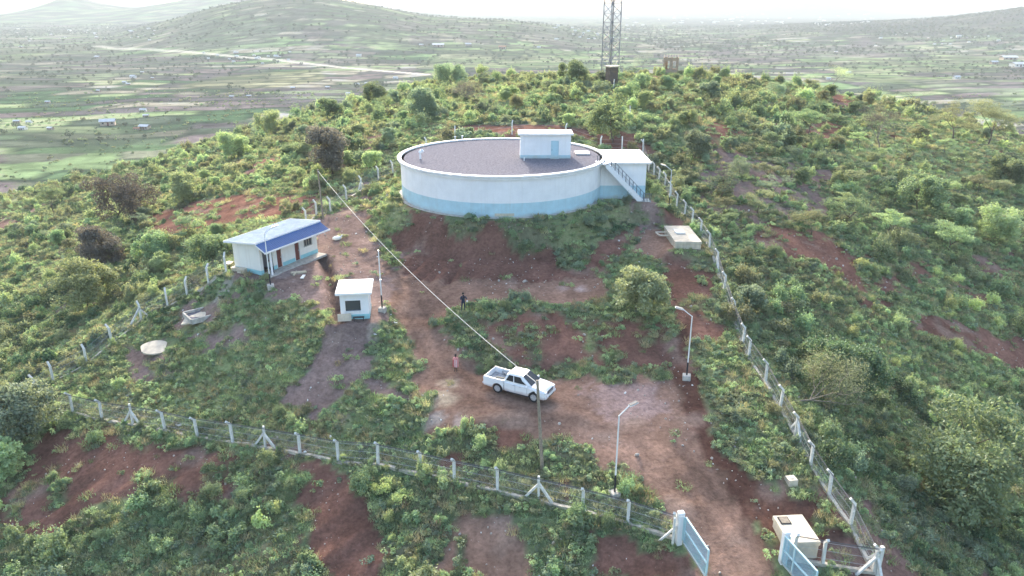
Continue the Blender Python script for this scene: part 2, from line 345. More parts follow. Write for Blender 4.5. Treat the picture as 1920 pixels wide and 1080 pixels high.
def in_poly(x, y, P):
    x = np.asarray(x); y = np.asarray(y); c = np.zeros(x.shape, bool); n = len(P); j = n - 1
    for i in range(n):
        xi, yi = P[i]; xj, yj = P[j]
        if yi != yj:
            c ^= ((yi > y) != (yj > y)) & (x < (xj - xi) * (y - yi) / (yj - yi) + xi)
        j = i
    return c
def gpoly(pts): return [tuple(g(px, py)[:2]) for (px, py) in pts]
# ---------------------------------------------------------------- what covers the ground where
BARE = [  # (outline, strength of bare soil, soil kind 0 red / 1 grey-brown / 2 pale track)
    ([(560,425),(690,395),(705,470),(745,510),(740,560),(715,625),(640,612),(595,575),(520,548),(430,522),(470,500)], 1, 1),
    ([(715,500),(800,540),(845,580),(818,612),(850,655),(905,700),(910,815),(850,810),(800,800),(798,730),(775,650),(735,570)], 1, 2),
    ([(740,500),(1150,505),(1185,470),(1225,425),(1262,432),(1262,470),(1190,520),(1145,560),(1060,575),(840,585),(770,545)], 1, 2),
    ([(690,400),(755,372),(800,402),(940,412),(1160,400),(1225,420),(1160,480),(1130,520),(780,520),(725,470)], .95, 0),
    ([(850,682),(1060,722),(1240,702),(1310,760),(1335,860),(1392,960),(1432,1070),(1500,1250),(1310,1250),(1300,1060),(1240,965),(1165,880),(1080,838),(960,808),(850,795)], 1, 2),
    ([(1245,690),(1290,590),(1312,700),(1320,780),(1370,860),(1440,900),(1530,930),(1600,1000),(1540,1050),(1450,1060),(1390,960),(1322,860)], .95, 0),
    ([(600,605),(705,600),(690,700),(650,745),(575,782),(525,765),(575,690),(590,640)], .95, 1),
    ([(110,792),(240,815),(420,850),(420,915),(330,930),(240,970),(80,1090),(0,1090),(0,960),(60,850)], .8, 0),
    ([(560,872),(680,885),(715,1000),(740,1100),(600,1100),(560,960)], .95, 0),
    ([(870,960),(960,965),(1030,1100),(870,1100)], 1, 2), ([(820,960),(870,975),(850,1100),(815,1100)], .8, 2),
    ([(1090,1000),(1260,1030),(1310,1100),(1110,1100)], .9, 0),
    ([(1380,442),(1560,450),(1622,490),(1560,505),(1500,492),(1440,465)], 1, 0),
    ([(1690,588),(1760,590),(1920,640),(1980,720),(1860,672),(1720,625)], 1, 0),
    ([(265,408),(420,368),(600,365),(600,402),(430,420),(300,442)], .8, 0),
    ([(800,262),(860,238),(1010,233),(1200,255),(1240,290),(1150,300),(1100,262)], .85, 0),
    ([(900,592),(1250,590),(1262,690),(1060,700),(960,690)], .66, 0),
    ([(1235,480),(1340,505),(1350,625),(1290,660),(1240,565)], .6, 0),
    ([(655,350),(700,340),(700,400),(610,410)], .6, 1), ([(220,650),(300,640),(330,690),(250,720)], .7, 1),
    ([(330,560),(430,560),(430,600),(330,612)], .5, 1), ([(360,620),(450,610),(450,660),(370,660)], .6, 1),
    ([(1180,360),(1215,372),(1240,425),(1205,440),(1190,400)], .8, 1),
    ([(1555,180),(1625,182),(1620,200),(1560,205)], .8, 0), ([(1530,225),(1590,240),(1560,262),(1500,255)], .7, 0),
    ([(1325,225),(1400,250),(1330,330),(1300,300)], .5, 0), ([(1760,250),(1920,262),(1920,280),(1780,272)], .3, 1),
    ([(1590,720),(1625,725),(1620,745),(1590,745)], .6, 1), ([(690,720),(740,700),(790,740),(700,765)], .7, 1),
    ([(1290,262),(1420,285),(1560,320),(1560,400),(1400,432),(1330,400)], .5, 1), ([(1600,480),(1760,500),(1720,560),(1600,540)], .4, 0), ([(120,540),(190,570),(160,610),(100,600)], .4, 1), ([(420,520),(440,560),(420,580)], .5, 1),
]
GREEN = [ # patches of growth that cover bare soil again: (outline, strength)
    ([(0,1010),(120,985),(250,935),(420,945),(560,965),(600,1060),(600,1078),(0,1078)], .92), ([(640,890),(850,905),(850,960),(820,1070),(740,1078),(715,1000)], .9), ([(950,930),(1110,975),(1120,1078),(1040,1078),(965,965)], .9), ([(440,850),(560,870),(560,960),(430,940)], .85),
    ([(790,392),(1100,402),(1120,385),(1215,385),(1222,412),(1130,455),(1085,505),(1045,505),(1025,455),(985,475),(950,440),(870,425)], .95),
    ([(700,372),(758,380),(770,410),(735,440),(700,430)], .8),
    ([(1320,760),(1400,770),(1480,860),(1500,930),(1480,945),(1440,900),(1370,850),(1330,800)], .9),
    ([(1130,480),(1200,475),(1240,500),(1250,560),(1190,580),(1140,560)], .7),
    ([(880,568),(1100,572),(1240,582),(1240,602),(850,600)], .65),
    ([(900,690),(1200,692),(1200,712),(1060,722),(940,705)], .85),
    ([(1480,895),(1530,930),(1550,960),(1480,940)], .8), ([(1540,960),(1600,985),(1600,1015),(1545,1000)], .9),
]
_bare = [(gpoly(p), s, k) for (p, s, k) in BARE]
_green = [(gpoly(p), s) for (p, s) in GREEN]
INS = gpoly([(45,762),(165,683),(320,572),(425,512),(600,405),(740,325),(1205,289),(1270,392),(1340,500),(1400,650),(1460,768),(1560,935),(1640,1070),(1270,1015),(790,890),(440,832)])
def cover(x, y):
    """(bareness 0..1, soil kind weights grey, track)"""
    wx = x + (fbm(x * .5, y * .5, 31, 4) - .5) * 3.2; wy = y + (fbm(x * .5, y * .5, 32, 4) - .5) * 3.2
    n = fbm(x * .11, y * .11, 33, 4); n2 = fbm(x * .6, y * .6, 34, 3)
    bare = sstep(.60, .68, n * .75 + n2 * .25) * .75
    grey = sstep(.45, .6, fbm(x * .05, y * .05, 35, 3)) * .5; track = np.zeros_like(x)
    ok = (y < 320)
    for (P, s, k) in _bare:
        m = in_poly(wx, wy, P) & ok
        if s < .9: v = s + (n2 - .5) * 1.6
        else: v = np.full_like(x, s)
        bare = np.where(m, np.maximum(bare, v), bare)
        grey = np.where(m, 1.0 if k == 1 else 0, grey); track = np.where(m, 1.0 if k == 2 else 0, track)
    for (P, s) in _green:
        m = in_poly(wx, wy, P) & ok
        bare = np.where(m, np.minimum(bare, 1 - s + (n2 - .5) * .6), bare)
        track = np.where(m, 0, track)
    r = np.hypot(x - TCX, y - TCY)
    bare = np.where(r < 12.2, 1, bare)
    return np.clip(bare, 0, 1), grey, track
_roadfar = [tuple(g(px, py)[:2]) for (px, py) in [(180,86),(300,95),(440,106),(560,117),(680,130),(780,138),(800,140)]]
_track2 = [tuple(g(px, py)[:2]) for (px, py) in [(1340,186),(1500,170),(1560,150)]]
FIELDS = [ # traced parcels on the plain (outline, colour)
    ([(0,95),(110,95),(60,118),(0,118)], (.17,.21,.09)), ([(340,160),(440,140),(600,130),(610,150),(520,165),(360,165)], (.21,.23,.10)),
    ([(820,85),(980,85),(1100,100),(1120,130),(780,128)], (.17,.23,.10)), ([(770,62),(820,66),(830,82),(780,84)], (.11,.10,.11)),
    ([(860,66),(890,68),(900,84),(870,84)], (.11,.10,.11)), ([(1300,95),(1700,75),(1700,108),(1320,110)], (.15,.13,.135)),
    ([(1600,112),(1900,105),(1880,135),(1560,140)], (.15,.21,.09)), ([(1570,140),(1780,145),(1780,160),(1560,152)], (.17,.24,.09)),
    ([(1690,150),(1920,150),(1920,182),(1780,175)], (.14,.13,.13)), ([(1780,185),(1920,180),(1920,215),(1830,210)], (.13,.19,.09)),
    ([(0,120),(110,96),(200,100),(130,160),(0,180)], (.10,.10,.095)), ([(330,38),(400,38),(360,80),(300,92)], (.14,.12,.12)),
    ([(0,245),(250,240),(330,260),(200,330),(0,330)], (.095,.145,.07)), ([(180,100),(330,102),(400,120),(300,150),(140,150)], (.12,.11,.11)),
    ([(500,175),(700,150),(760,160),(640,200),(520,210)], (.13,.12,.12)), ([(340,45),(520,42),(520,95),(320,95)], (.15,.19,.12)),
    ([(960,50),(1020,52),(1140,72),(1160,96),(1040,88)], (.13,.115,.12)), ([(640,60),(770,62),(770,90),(650,88)], (.16,.20,.11)),
    ([(520,90),(700,98),(700,128),(560,115)], (.17,.16,.135)),
]
_fields = [(gpoly(p), c) for (p, c) in FIELDS]
def plain_color(x, y):
    wx = x + (fbm(x * .006, y * .006, 41, 4) - .5) * 90; wy = y + (fbm(x * .006, y * .006, 42, 4) - .5) * 90
    a = .22; u = wx * math.cos(a) + wy * math.sin(a); v = -wx * math.sin(a) + wy * math.cos(a)
    RW = 30.0; row = np.floor(v / RW); h = _hash(row, row * 0 + 3, 1)
    wd = 32 + 95 * h; uu = u + h * 777
    col = np.floor(uu / wd); hc = _hash(row, col, 2); hs = _hash(row, col, 5)
    ed = np.minimum(np.minimum(v / RW - row, 1 - v / RW + row) * RW, np.minimum(uu / wd - col, 1 - uu / wd + col) * wd)
    pal = 2.5 * np.array([(.040,.075,.032),(.060,.098,.042),(.085,.120,.052),(.055,.045,.045),(.035,.032,.034),(.025,.034,.024),(.115,.105,.08),(.022,.042,.02),(.105,.128,.062)]) if 1 else np.array([(.085,.125,.06),(.11,.155,.07),(.145,.185,.085),(.13,.12,.11),(.115,.105,.105),(.10,.10,.095),(.16,.15,.125),(.075,.105,.06),(.17,.205,.10)])
    zone = fbm(x * .0016, y * .0016, 44, 3)
    idx = np.clip((hc * .65 + (zone - .2) * .6) * len(pal), 0, len(pal) - 1).astype(int)
    c = pal[idx]
    # ploughed strips inside a parcel
    st = (fbm(u * .03, v * .11, 45, 4) - .5) * 1.3 + (fbm(x * .05, y * .05, 49, 3) - .5) * .7
    c = c * np.clip(1 + st * 1.1, .25, 2)[:, None]
    for (P, k) in _fields:
        m = in_poly(wx * .15 + x * .85, wy * .15 + y * .85, P)
        c[m] = .45 * c[m] + .55 * np.array(k) * np.clip(1 + st[m] * .55, .4, 1.6)[:, None] * (1 - .15 * (hs[m] < .3))[:, None]
    hedge = sstep(4.5 + 4 * hs, 1.5, ed) * sstep(.30, .45, fbm(x * .02, y * .02, 46, 3)) * (y > 250)
    c = c * (1 - .8 * hedge)[:, None] + np.array((.025,.04,.028)) * (.8 * hedge)[:, None]
    scrub = sstep(.52, .66, fbm(x * .012, y * .012, 47, 5))[:, None] * .6
    c = c * (1 - scrub) + np.array((.04,.055,.04)) * scrub
    # stony terraces on the big hill
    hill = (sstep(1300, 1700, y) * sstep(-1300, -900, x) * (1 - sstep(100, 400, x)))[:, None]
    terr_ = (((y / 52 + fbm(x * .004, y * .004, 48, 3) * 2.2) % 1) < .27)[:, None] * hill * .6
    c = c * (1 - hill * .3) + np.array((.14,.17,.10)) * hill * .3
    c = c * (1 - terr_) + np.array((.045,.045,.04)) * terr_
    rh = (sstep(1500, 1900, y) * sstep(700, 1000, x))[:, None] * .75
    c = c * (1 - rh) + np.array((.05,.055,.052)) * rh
    gm_ = c.mean(1)[:, None]; c = c * .9 + gm_ * .1; c = np.minimum(c, .27)
    d = near_line(x, y, _roadfar)
    m = sstep(6.5, 4, d)[:, None]; c = c * (1 - m) + np.array((.52,.49,.42)) * m
    return c, ed
def axis(lo, hi, fine_lo, fine_hi, step, k, far):
    v = list(np.arange(fine_lo, fine_hi + step / 2, step)); a = v[-1]
    while a < far[1]: a += max(step, (a - fine_hi) * k * .0 + step + (a - fine_hi) * k); v.append(a)
    a = v[0]; pre = []
    while a > far[0]: a -= step + (fine_lo - a) * k; pre.append(a)
    return np.array(pre[::-1] + v)
gxs = axis(0, 0, -46, 48, .42, .019, (-15000, 15000))
gys = axis(0, 0, 30, 112, .42, .0095, (-300, 22000))
X, Y = np.meshgrid(gxs, gys); xf, yf = X.ravel(), Y.ravel()
zf = terr(xf, yf)
dh = np.hypot(xf, yf - 130)
nearw = 1 - sstep(215, 300, dh + (fbm(xf * .02, yf * .02, 50, 3) - .5) * 60)
colr = np.zeros((len(xf), 3))
mm = nearw > 0
bare, grey, track = cover(xf[mm], yf[mm])
n1 = fbm(xf[mm] * 1.1, yf[mm] * 1.1, 51, 4)[:, None]; n2 = fbm(xf[mm] * .25, yf[mm] * .25, 52, 4)[:, None]
red = np.array((.165,.088,.066)); gry = np.array((.20,.142,.122)); trk = np.array((.222,.140,.104))
soil = red * (1 - grey[:, None]) + gry * grey[:, None]; soil = soil * (1 - track[:, None]) + trk * track[:, None]
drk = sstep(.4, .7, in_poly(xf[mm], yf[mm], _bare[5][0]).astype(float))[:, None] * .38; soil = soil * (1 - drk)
rd = near_line(xf[mm], yf[mm], RUT); rr_ = (sstep(.45, .15, np.abs(rd - .85)) * (track > .5) * .22)[:, None]; soil = soil * (1 - rr_)
soil = soil * (1 - (.45 * sstep(.75, .35, np.abs(xf[mm] - np.interp(yf[mm], TRY, TRX))) * ((yf[mm] > TRY[0]) & (yf[mm] < TRY[-1])))[:, None])  # soil colour darkened along the trench, painting in the shade of the cut
soil = soil * (.7 + .6 * n1) * (.75 + .5 * n2)
pale = sstep(.62, .75, fbm(xf[mm] * .3, yf[mm] * .3, 53, 4))[:, None] * .45
soil = soil * (1 - pale) + np.array((.30,.22,.175)) * pale
grn = np.array((.135,.17,.085)) * (.6 + .8 * n1); dryg = np.array((.23,.245,.12)) * (.7 + .6 * n1); brg = np.array((.17,.145,.10))
dm = sstep(.44, .62, n2) * .85; grn = grn * (1 - dm) + dryg * dm
pale_grass = np.zeros(len(xf[mm]))  # patches of paler, yellower grass
for P_ in ([(1590,215),(1920,262),(1920,330),(1700,340),(1600,300)],[(1540,570),(1700,560),(1920,700),(1920,860),(1740,800),(1560,640)],[(1380,500),(1480,500),(1540,600),(1460,640)],[(330,640),(420,640),(460,780),(320,780)]): pale_grass = np.maximum(pale_grass, in_poly(xf[mm] + (n2[:, 0] - .5) * 9, yf[mm] + (n1[:, 0] - .5) * 6, gpoly(P_)) * .85)
grn = grn * (1 - pale_grass[:, None]) + np.array((.27,.31,.14)) * (.7 + .6 * n1) * pale_grass[:, None]
dm = sstep(.52, .66, fbm(xf[mm] * .09 + 50, yf[mm] * .09, 57, 4))[:, None] * .6; grn = grn * (1 - dm) + brg * dm
bb = sstep(.25, .6, bare + (n1[:, 0] - .5) * .5)[:, None]
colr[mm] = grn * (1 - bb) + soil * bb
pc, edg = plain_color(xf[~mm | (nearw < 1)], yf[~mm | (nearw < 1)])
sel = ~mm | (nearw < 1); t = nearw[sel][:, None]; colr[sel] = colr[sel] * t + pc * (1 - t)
# patches of pale spilled sand and concrete beside the road (they lie there whatever the light)
for (px, py, r_, c_) in [(830,745,1.3,(.42,.34,.24)),(812,790,1.1,(.34,.29,.25)),(1170,748,3.4,(.30,.21,.185)),(1200,742,2.4,(.30,.21,.185)),(650,765,.9,(.42,.35,.25)),(628,790,1.0,(.38,.31,.22)),
                       (1085,541,1.0,(.42,.33,.30)),(1060,541,.8,(.34,.25,.22)),(240,750,1.4,(.32,.29,.27)),(540,510,2.2,(.30,.24,.22)),(735,480,1.1,(.33,.25,.22)),(860,792,.8,(.40,.33,.30)),(840,720,.9,(.36,.28,.2)),(420,545,1.2,(.34,.31,.26)),(700,625,.7,(.33,.28,.22))]:
    p = g(px, py); q = np.hypot(xf - p.x, (yf - p.y)) + (fbm(xf * 1.3, yf * 1.3, 61, 3) - .5) * r_ * 1.4
    m = sstep(r_, r_ * .45, q)[:, None] * .75; colr = colr * (1 - m) + np.array(c_) * m
nx, ny = len(gxs), len(gys)
I = (np.arange(ny - 1)[:, None] * nx + np.arange(nx - 1)[None, :]).ravel()
F = np.stack([I, I + 1, I + nx + 1, I + nx], 1)
gm = bpy.data.materials.new('ground_cover'); gm.use_nodes = True; n = gm.node_tree; b = n.nodes['Principled BSDF']; gd_ = n.nodes.new('ShaderNodeBsdfDiffuse'); n.links.new(gd_.outputs[0], n.nodes['Material Output'].inputs['Surface'])
b.inputs['Roughness'].default_value = 1; b.inputs['Specular IOR Level'].default_value = 0.0
va = n.nodes.new('ShaderNodeAttribute'); va.attribute_name = 'tint'
geo = n.nodes.new('ShaderNodeNewGeometry')
na = n.nodes.new('ShaderNodeTexNoise'); na.inputs['Scale'].default_value = 3.2; na.inputs['Detail'].default_value = 8; na.inputs['Roughness'].default_value = .7
nb = n.nodes.new('ShaderNodeTexNoise'); nb.inputs['Scale'].default_value = .12; nb.inputs['Detail'].default_value = 6; nb.inputs['Roughness'].default_value = .7
n.links.new(geo.outputs['Position'], na.inputs['Vector']); n.links.new(geo.outputs['Position'], nb.inputs['Vector'])
ra = n.nodes.new('ShaderNodeMapRange'); ra.inputs[1].default_value = .3; ra.inputs[2].default_value = .7; ra.inputs[3].default_value = .62; ra.inputs[4].default_value = 1.38
rb = n.nodes.new('ShaderNodeMapRange'); rb.inputs[1].default_value = .3; rb.inputs[2].default_value = .7; rb.inputs[3].default_value = .72; rb.inputs[4].default_value = 1.28
n.links.new(na.outputs['Fac'], ra.inputs[0]); n.links.new(nb.outputs['Fac'], rb.inputs[0])
mu = n.nodes.new('ShaderNodeMath'); mu.operation = 'MULTIPLY'; n.links.new(ra.outputs[0], mu.inputs[0]); n.links.new(rb.outputs[0], mu.inputs[1])
vm = n.nodes.new('ShaderNodeVectorMath'); vm.operation = 'SCALE'; n.links.new(va.outputs['Vector'], vm.inputs[0]); n.links.new(mu.outputs[0], vm.inputs['Scale'])
n.links.new(vm.outputs[0], gd_.inputs['Color'])
bp = n.nodes.new('ShaderNodeBump'); bp.inputs['Strength'].default_value = .55; bp.inputs['Distance'].default_value = .12
n.links.new(na.outputs['Fac'], bp.inputs['Height']); n.links.new(bp.outputs[0], gd_.inputs['Normal'])
me = mesh_np('ground', np.stack([xf, yf, zf], 1), F, gm, smooth=True)
a = me.attributes.new('tint', 'FLOAT_VECTOR', 'POINT'); a.data.foreach_set('vector', colr.astype(np.float32).ravel())
tag(link('ground', me), kind='structure')

# ---------------------------------------------------------------- haze: one closed box of pale air round everything
_zl, _zh = float(zf.min()) - 1.0, max(float(zf.max()), 58.0) + 6
hz = MB().box((0, 11700, (_zl + _zh) / 2), (41000, 25200, _zh - _zl))
print('haze box', _zl, _zh)
hm = bpy.data.materials.new('haze_air'); hm.use_nodes = True; n = hm.node_tree; n.nodes.clear()
pv = n.nodes.new('ShaderNodeVolumePrincipled'); pv.inputs['Density'].default_value = 2.1e-4; pv.inputs['Color'].default_value = (.48,.53,.57,1); pv.inputs['Anisotropy'].default_value = 0.0
oo = n.nodes.new('ShaderNodeOutputMaterial'); n.links.new(pv.outputs[0], oo.inputs['Volume'])
HZ = tag(hz.build('haze', hm), kind='stuff'); HZ['label'] = 'pale morning haze lying over the plain'
print('ground', nx, ny)
# ---------------------------------------------------------------- round water tank
def lathe(prof, n, m, name, parent, smooth=False, closed=True):
    P = np.array(prof); k = len(P); a = np.linspace(0, 2 * math.pi, n, endpoint=False)
    V = np.stack([np.outer(np.cos(a), P[:, 0]), np.outer(np.sin(a), P[:, 0]), np.tile(P[:, 1], (n, 1))], 2).reshape(-1, 3)
    Fq = []
    for i in range(n):
        j = (i + 1) % n
        for q in range(k if closed else k - 1):
            r = (q + 1) % k; Fq.append((i*k+q, j*k+q, j*k+r, i*k+r))
    me = mesh_np(name, V, Fq, m)
    o = link(name, me, parent)
    if smooth:
        for p in me.polygons: p.use_smooth = abs(p.normal.z) < .2
    return o
tank = empty('water_tank', (TCX, TCY, TZ0), 0, 'huge round white water tank with blue base band on the red mound', 'water tank')
lathe([(12.0,1.55),(12.0,4.05),(11.6,4.05),(11.6,1.55)], 160, M['white'], 'upper_wall', tank)
lathe([(12.0,-.6),(12.004,1.55),(11.5,1.55),(11.5,-.6)], 160, M['blue'], 'base_band', tank)
lathe([(12.0,4.05),(12.22,4.08),(12.24,4.22),(12.16,4.24),(12.16,4.32),(12.36,4.36),(12.38,4.52),(11.92,4.54),(11.90,4.36),(11.6,4.36),(11.6,4.05)], 160, M['white'], 'coping', tank)
lathe([(0.01,4.36),(11.9,4.36),(11.9,4.2),(.01,4.2)], 160, M['gravel'], 'gravel_roof', tank, smooth=False)
# apron round the foot and the damp plaster patch
lathe([(12.0,-.3),(12.45,-.3),(12.45,.05),(12.0,.07)], 160, M['concrete'], 'foot_kerb', tank)
pm = MB()
for i in range(9):
    a0 = R(-93 + i * 1.1); a1 = R(-93 + (i + 1) * 1.1)
    pm.quad([(12.012*math.cos(a0),12.012*math.sin(a0),.16),(12.012*math.cos(a1),12.012*math.sin(a1),.16),(12.012*math.cos(a1),12.012*math.sin(a1),.48),(12.012*math.cos(a0),12.012*math.sin(a0),.48)])
pm.build('plaster_patch', M['palecon'], tank)['label'] = 'bare brown plaster patch low on the blue band'
a0 = math.atan2(84.9 - TCY, 10.3 - TCX)
MB().box((12.02*math.cos(a0), 12.02*math.sin(a0), 2.8), (.35,.35,2.5), a0).build('pilaster', M['white'], tank)
# roof fittings
vp = MB().bar((-9.5,-1.9,4.36),(-9.5,-1.9,5.15),.11,n=10); vent = vp.build('vent_pipe', M['white'], tank)
MB().bar((-9.5,-1.9,5.1),(-9.35,-1.95,5.38),.24,.16,n=10).bar((-9.35,-1.95,5.38),(-9.1,-2.05,5.2),.18,.14,n=10).build('vent_cowl', M['white'], vent)
h = MB().box((9.7,1.3,4.5),(1.7,1.7,.14),bev=.02).box((9.7,1.3,4.40),(1.5,1.5,.10)).build('roof_hatch', M['slab'], tank)
MB().bar((2.6,-3.0,4.36),(2.6,-3.0,4.75),.05,n=8).build('vent_stub', M['white'], tank)
for (x_, y_) in [(-5.4,10.8),(-6.3,10.2)]:
    MB().bar((x_,y_,4.5),(x_,y_,4.95),.06,n=8).box((x_,y_,4.98),(.3,.12,.1)).build('overflow_stub', M['white'], tank)

# ---------------------------------------------------------------- hut on the tank roof
hut = empty('rooftop_hut', (.95, 86.5, TZ0 + 4.36), 0, 'white hut with a pale blue door standing on the tank roof', 'hut')
def walls(parent, wx, wy, z0, z1, m, openings=(), name='wall', t=.2, back=True):
    """four walls as a closed shell; openings (x0, x1, z0, z1) are cut in the front wall at y = 0"""
    b = MB()
    b.box((t/2, wy/2, (z0+z1)/2), (t, wy, z1-z0)); b.box((wx-t/2, wy/2, (z0+z1)/2), (t, wy, z1-z0)); 
    if back: b.box((wx/2, wy-t/2, (z0+z1)/2), (wx-2*t, t, z1-z0))
    xs = t; ops = sorted(openings)
    for (a, c, e, f) in ops:
        if a > xs: b.box(((xs+a)/2, t/2, (z0+z1)/2), (a-xs, t, z1-z0))
        if z1 > f: b.box(((a+c)/2, t/2, (f+z1)/2), (c-a, t, z1-f))
        if e > z0: b.box(((a+c)/2, t/2, (z0+e)/2), (c-a, t, e-z0))
        xs = c
    if wx - t > xs: b.box(((xs+wx-t)/2, t/2, (z0+z1)/2), (wx-t-xs, t, z1-z0))
    return b.build(name, m, parent)
def band(parent, wx, wy, z0, z1, m, gaps=(), e=.012, name='base_band'):
    b = MB(); xs = -e
    for (a, c) in sorted(gaps):
        b.box(((xs+a)/2, -e/2+.004, (z0+z1)/2), (a-xs, e+.008, z1-z0)); xs = c
    b.box(((xs+wx+e)/2, -e/2+.004, (z0+z1)/2), (wx+e-xs, e+.008, z1-z0))
    b.box((-e/2+.004, wy/2+.01, (z0+z1)/2), (e+.008, wy, z1-z0)); b.box((wx+e/2-.004, wy/2+.01, (z0+z1)/2), (e+.008, wy, z1-z0))
    b.box((wx/2, wy+e/2+.008, (z0+z1)/2), (wx, e, z1-z0))
    return b.build(name, m, parent)
walls(hut, 5.9, 2.4, 0, 2.72, M['white'], [(3.6,4.5,0,2.05)]); band(hut, 5.9, 2.4, 0, .38, M['blue'], [(3.6,4.5)])
MB().box((2.95,1.15,2.83),(6.4,3.1,.20),bev=.02).build('roof_slab', M['slab'], hut)
d = MB().box((4.05,.08,1.02),(.88,.05,2.03)).build('door', M['blue'], hut)
MB().box((3.72,.03,1.0),(.04,.05,.14)).build('handle', M['black'], d)
MB().box((4.05,-.15,.05),(1.0,.3,.1)).build('step', M['blue'], hut)

# ---------------------------------------------------------------- valve room and outside stair
room = empty('valve_room', (10.25, 84.6, TZ0), 0, 'flat roofed white room joined to the right side of the tank', 'outbuilding')
walls(room, 5.25, 7.4, -.4, 4.12, M['white']); band(room, 5.25, 7.4, -.4, 1.55, M['blue'])
MB().box((2.75,3.65,4.24),(5.95,8.2,.22),bev=.02).build('roof_slab', M['slab'], room)
st = empty('outside_stair', (10.6, 83.0, TZ0), 0, 'steep painted stair with dark handrail climbing to the tank roof', 'staircase')
MB().prism([(.0,0,4.36),(.35,0,4.36),(4.55,0,.1),(4.55,0,-.25),(4.1,0,-.25),(.0,0,3.95)], (0,.12,0)).build('stringer', M['white'], st)
MB().prism([(.0,1.1,4.36),(.35,1.1,4.36),(4.55,1.1,.1),(4.55,1.1,-.25),(4.1,1.1,-.25),(.0,1.1,3.95)], (0,.12,0)).build('stringer', M['white'], st)
tm = MB().box((0,.61,0),(.34,.96,.05)).data('tread', M['white'])
for i in range(18):
    link('tread', tm, st, (.42 + i * .235, 0, 4.12 - i * .237))
MB().box((-.35,.9,4.34),(1.3,1.8,.12)).build('top_landing', M['white'], st)
MB().box((4.85,.6,-.1),(1.0,1.5,.35)).build('bottom_landing', M['blue'], st)
pmh = MB().bar((0,0,0),(0,0,.95),.042,n=6).data('rail_post', M['rail'])
rp = []
for i in range(11):
    x_ = .2 + i * .43; z_ = 4.36 - max(0, x_ - .3) * 1.005
    link('rail_post', pmh, st, (x_, .04, z_)); rp.append((x_, .04, z_))
for i in range(4): link('rail_post', pmh, st, (-.2 - i * .25, .04, 4.4))
MB().bar((-.95,.04,5.35),(.3,.04,5.33),.028).bar((.3,.04,5.31),(4.6,.04,.95),.028).build('handrail', M['rail'], st)
MB().bar((.3,.04,4.85),(4.6,.04,.5),.016).build('handrail', M['rail'], st)
for i in range(6):
    link('rail_post', pmh, st, (4.45 + i * .17, -.1, 0.05))
MB().bar((4.4,-.1,1.0),(5.35,-.1,1.0),.025).build('handrail', M['rail'], st)

# ---------------------------------------------------------------- long building with blue veranda roof
BZ = R(62.6)
bd = empty('block_building', (-24.2, 67.4, 3.4), BZ, 'long cream building with blue veranda roof and brown doors', 'building')
walls(bd, 8.0, 3.5, 0, 3.02, M['cream'], [(.35,1.65,.1,2.3),(2.15,2.83,.1,2.2),(4.68,5.34,.1,2.2),(6.1,7.2,1.25,2.35)])
band(bd, 8.0, 3.5, -.15, .48, M['teal'], [(.35,1.65),(2.15,2.83),(4.68,5.34)])
MB().box((1.0,1.7,1.6),(1.5,.08,2.9)).box((1.72,.95,1.6),(.06,1.45,2.9)).build('inner_wall', M['lilac'], bd)
for x_ in (2.49, 5.01):
    d = MB().box((x_,.1,1.15),(.64,.05,2.08),bev=.008).build('door', M['brown'], bd)
    MB().box((x_+.24,.05,1.1),(.04,.06,.14)).build('handle', M['galv'], d)
    MB().box((x_,-.012,2.22),(.76,.04,.07)).box((x_-.355,-.012,1.15),(.05,.04,2.1)).box((x_+.355,-.012,1.15),(.05,.04,2.1)).build('door_frame', M['white'], bd)
wd = MB().box((6.65,-.01,2.38),(1.2,.05,.06)).box((6.65,-.01,1.22),(1.24,.09,.06)).box((6.07,-.01,1.8),(.06,.05,1.1)).box((7.23,-.01,1.8),(.06,.05,1.1)).build('window', M['concrete'], bd)
for i in range(3):
    MB().box((6.28+i*.37,.06,1.8),(.31,.02,1.06)).build('pane', M['glass'], wd)
    if i: MB().box((6.465+(i-1)*.37,.05,1.8),(.05,.05,1.1)).build('mullion', M['concrete'], wd)
MB().box((3.95,-.62,-.02),(8.1,1.2,.24),bev=.02).build('porch_slab', M['concrete'], bd)
MB().box((.45,-.95,1.3),(.14,.14,2.5)).build('porch_post', M['white'], bd)
def sheet(x0, x1, y0, z0, y1, z1, th=.03, ribs=4):
    b = MB(); b.prism([(x0,y0,z0),(x0,y1,z1),(x0,y1,z1+th),(x0,y0,z0+th)], (x1-x0,0,0))
    for i in range(ribs):
        xx = x0 + (i + .5) * (x1 - x0) / ribs
        b.prism([(xx-.03,y0,z0+th),(xx-.03,y1,z1+th),(xx-.03,y1,z1+th+.03),(xx-.03,y0,z0+th+.03)], (.06,0,0))
    return b
for i in range(9):
    x0 = -.55 + i * 1.01
    sheet(x0, x0+1.0, -.15, 3.42+.004*(i%2), 4.0, 3.08+.004*(i%2)).build('roof_sheet', M['roofgrey'], bd)
    sheet(x0+.06, x0+1.06, -1.28, 2.62+.004*(i%2), -.16, 3.26+.004*(i%2)).build('veranda_sheet', M['roofblue'], bd)
MB().box((4.03,-.17,3.36),(9.2,.05,.16)).box((4.03,4.02,3.03),(9.2,.05,.16)).build('fascia', M['white'], bd)
for x_ in (-.58, 8.60): MB().prism([(x_,-.15,3.28),(x_,4.0,2.94),(x_,4.0,3.12),(x_,-.15,3.46)], (.03,0,0)).build('barge_board', M['white'], bd)
MB().box((4.08,-1.31,2.58),(9.3,.04,.16)).build('gutter', M['white'], bd)
MB().prism([(-.53,-1.3,2.5),(-.53,-.16,3.16),(-.53,-.16,3.28),(-.53,-1.3,2.64)], (.03,0,0)).build('barge_board', M['white'], bd)

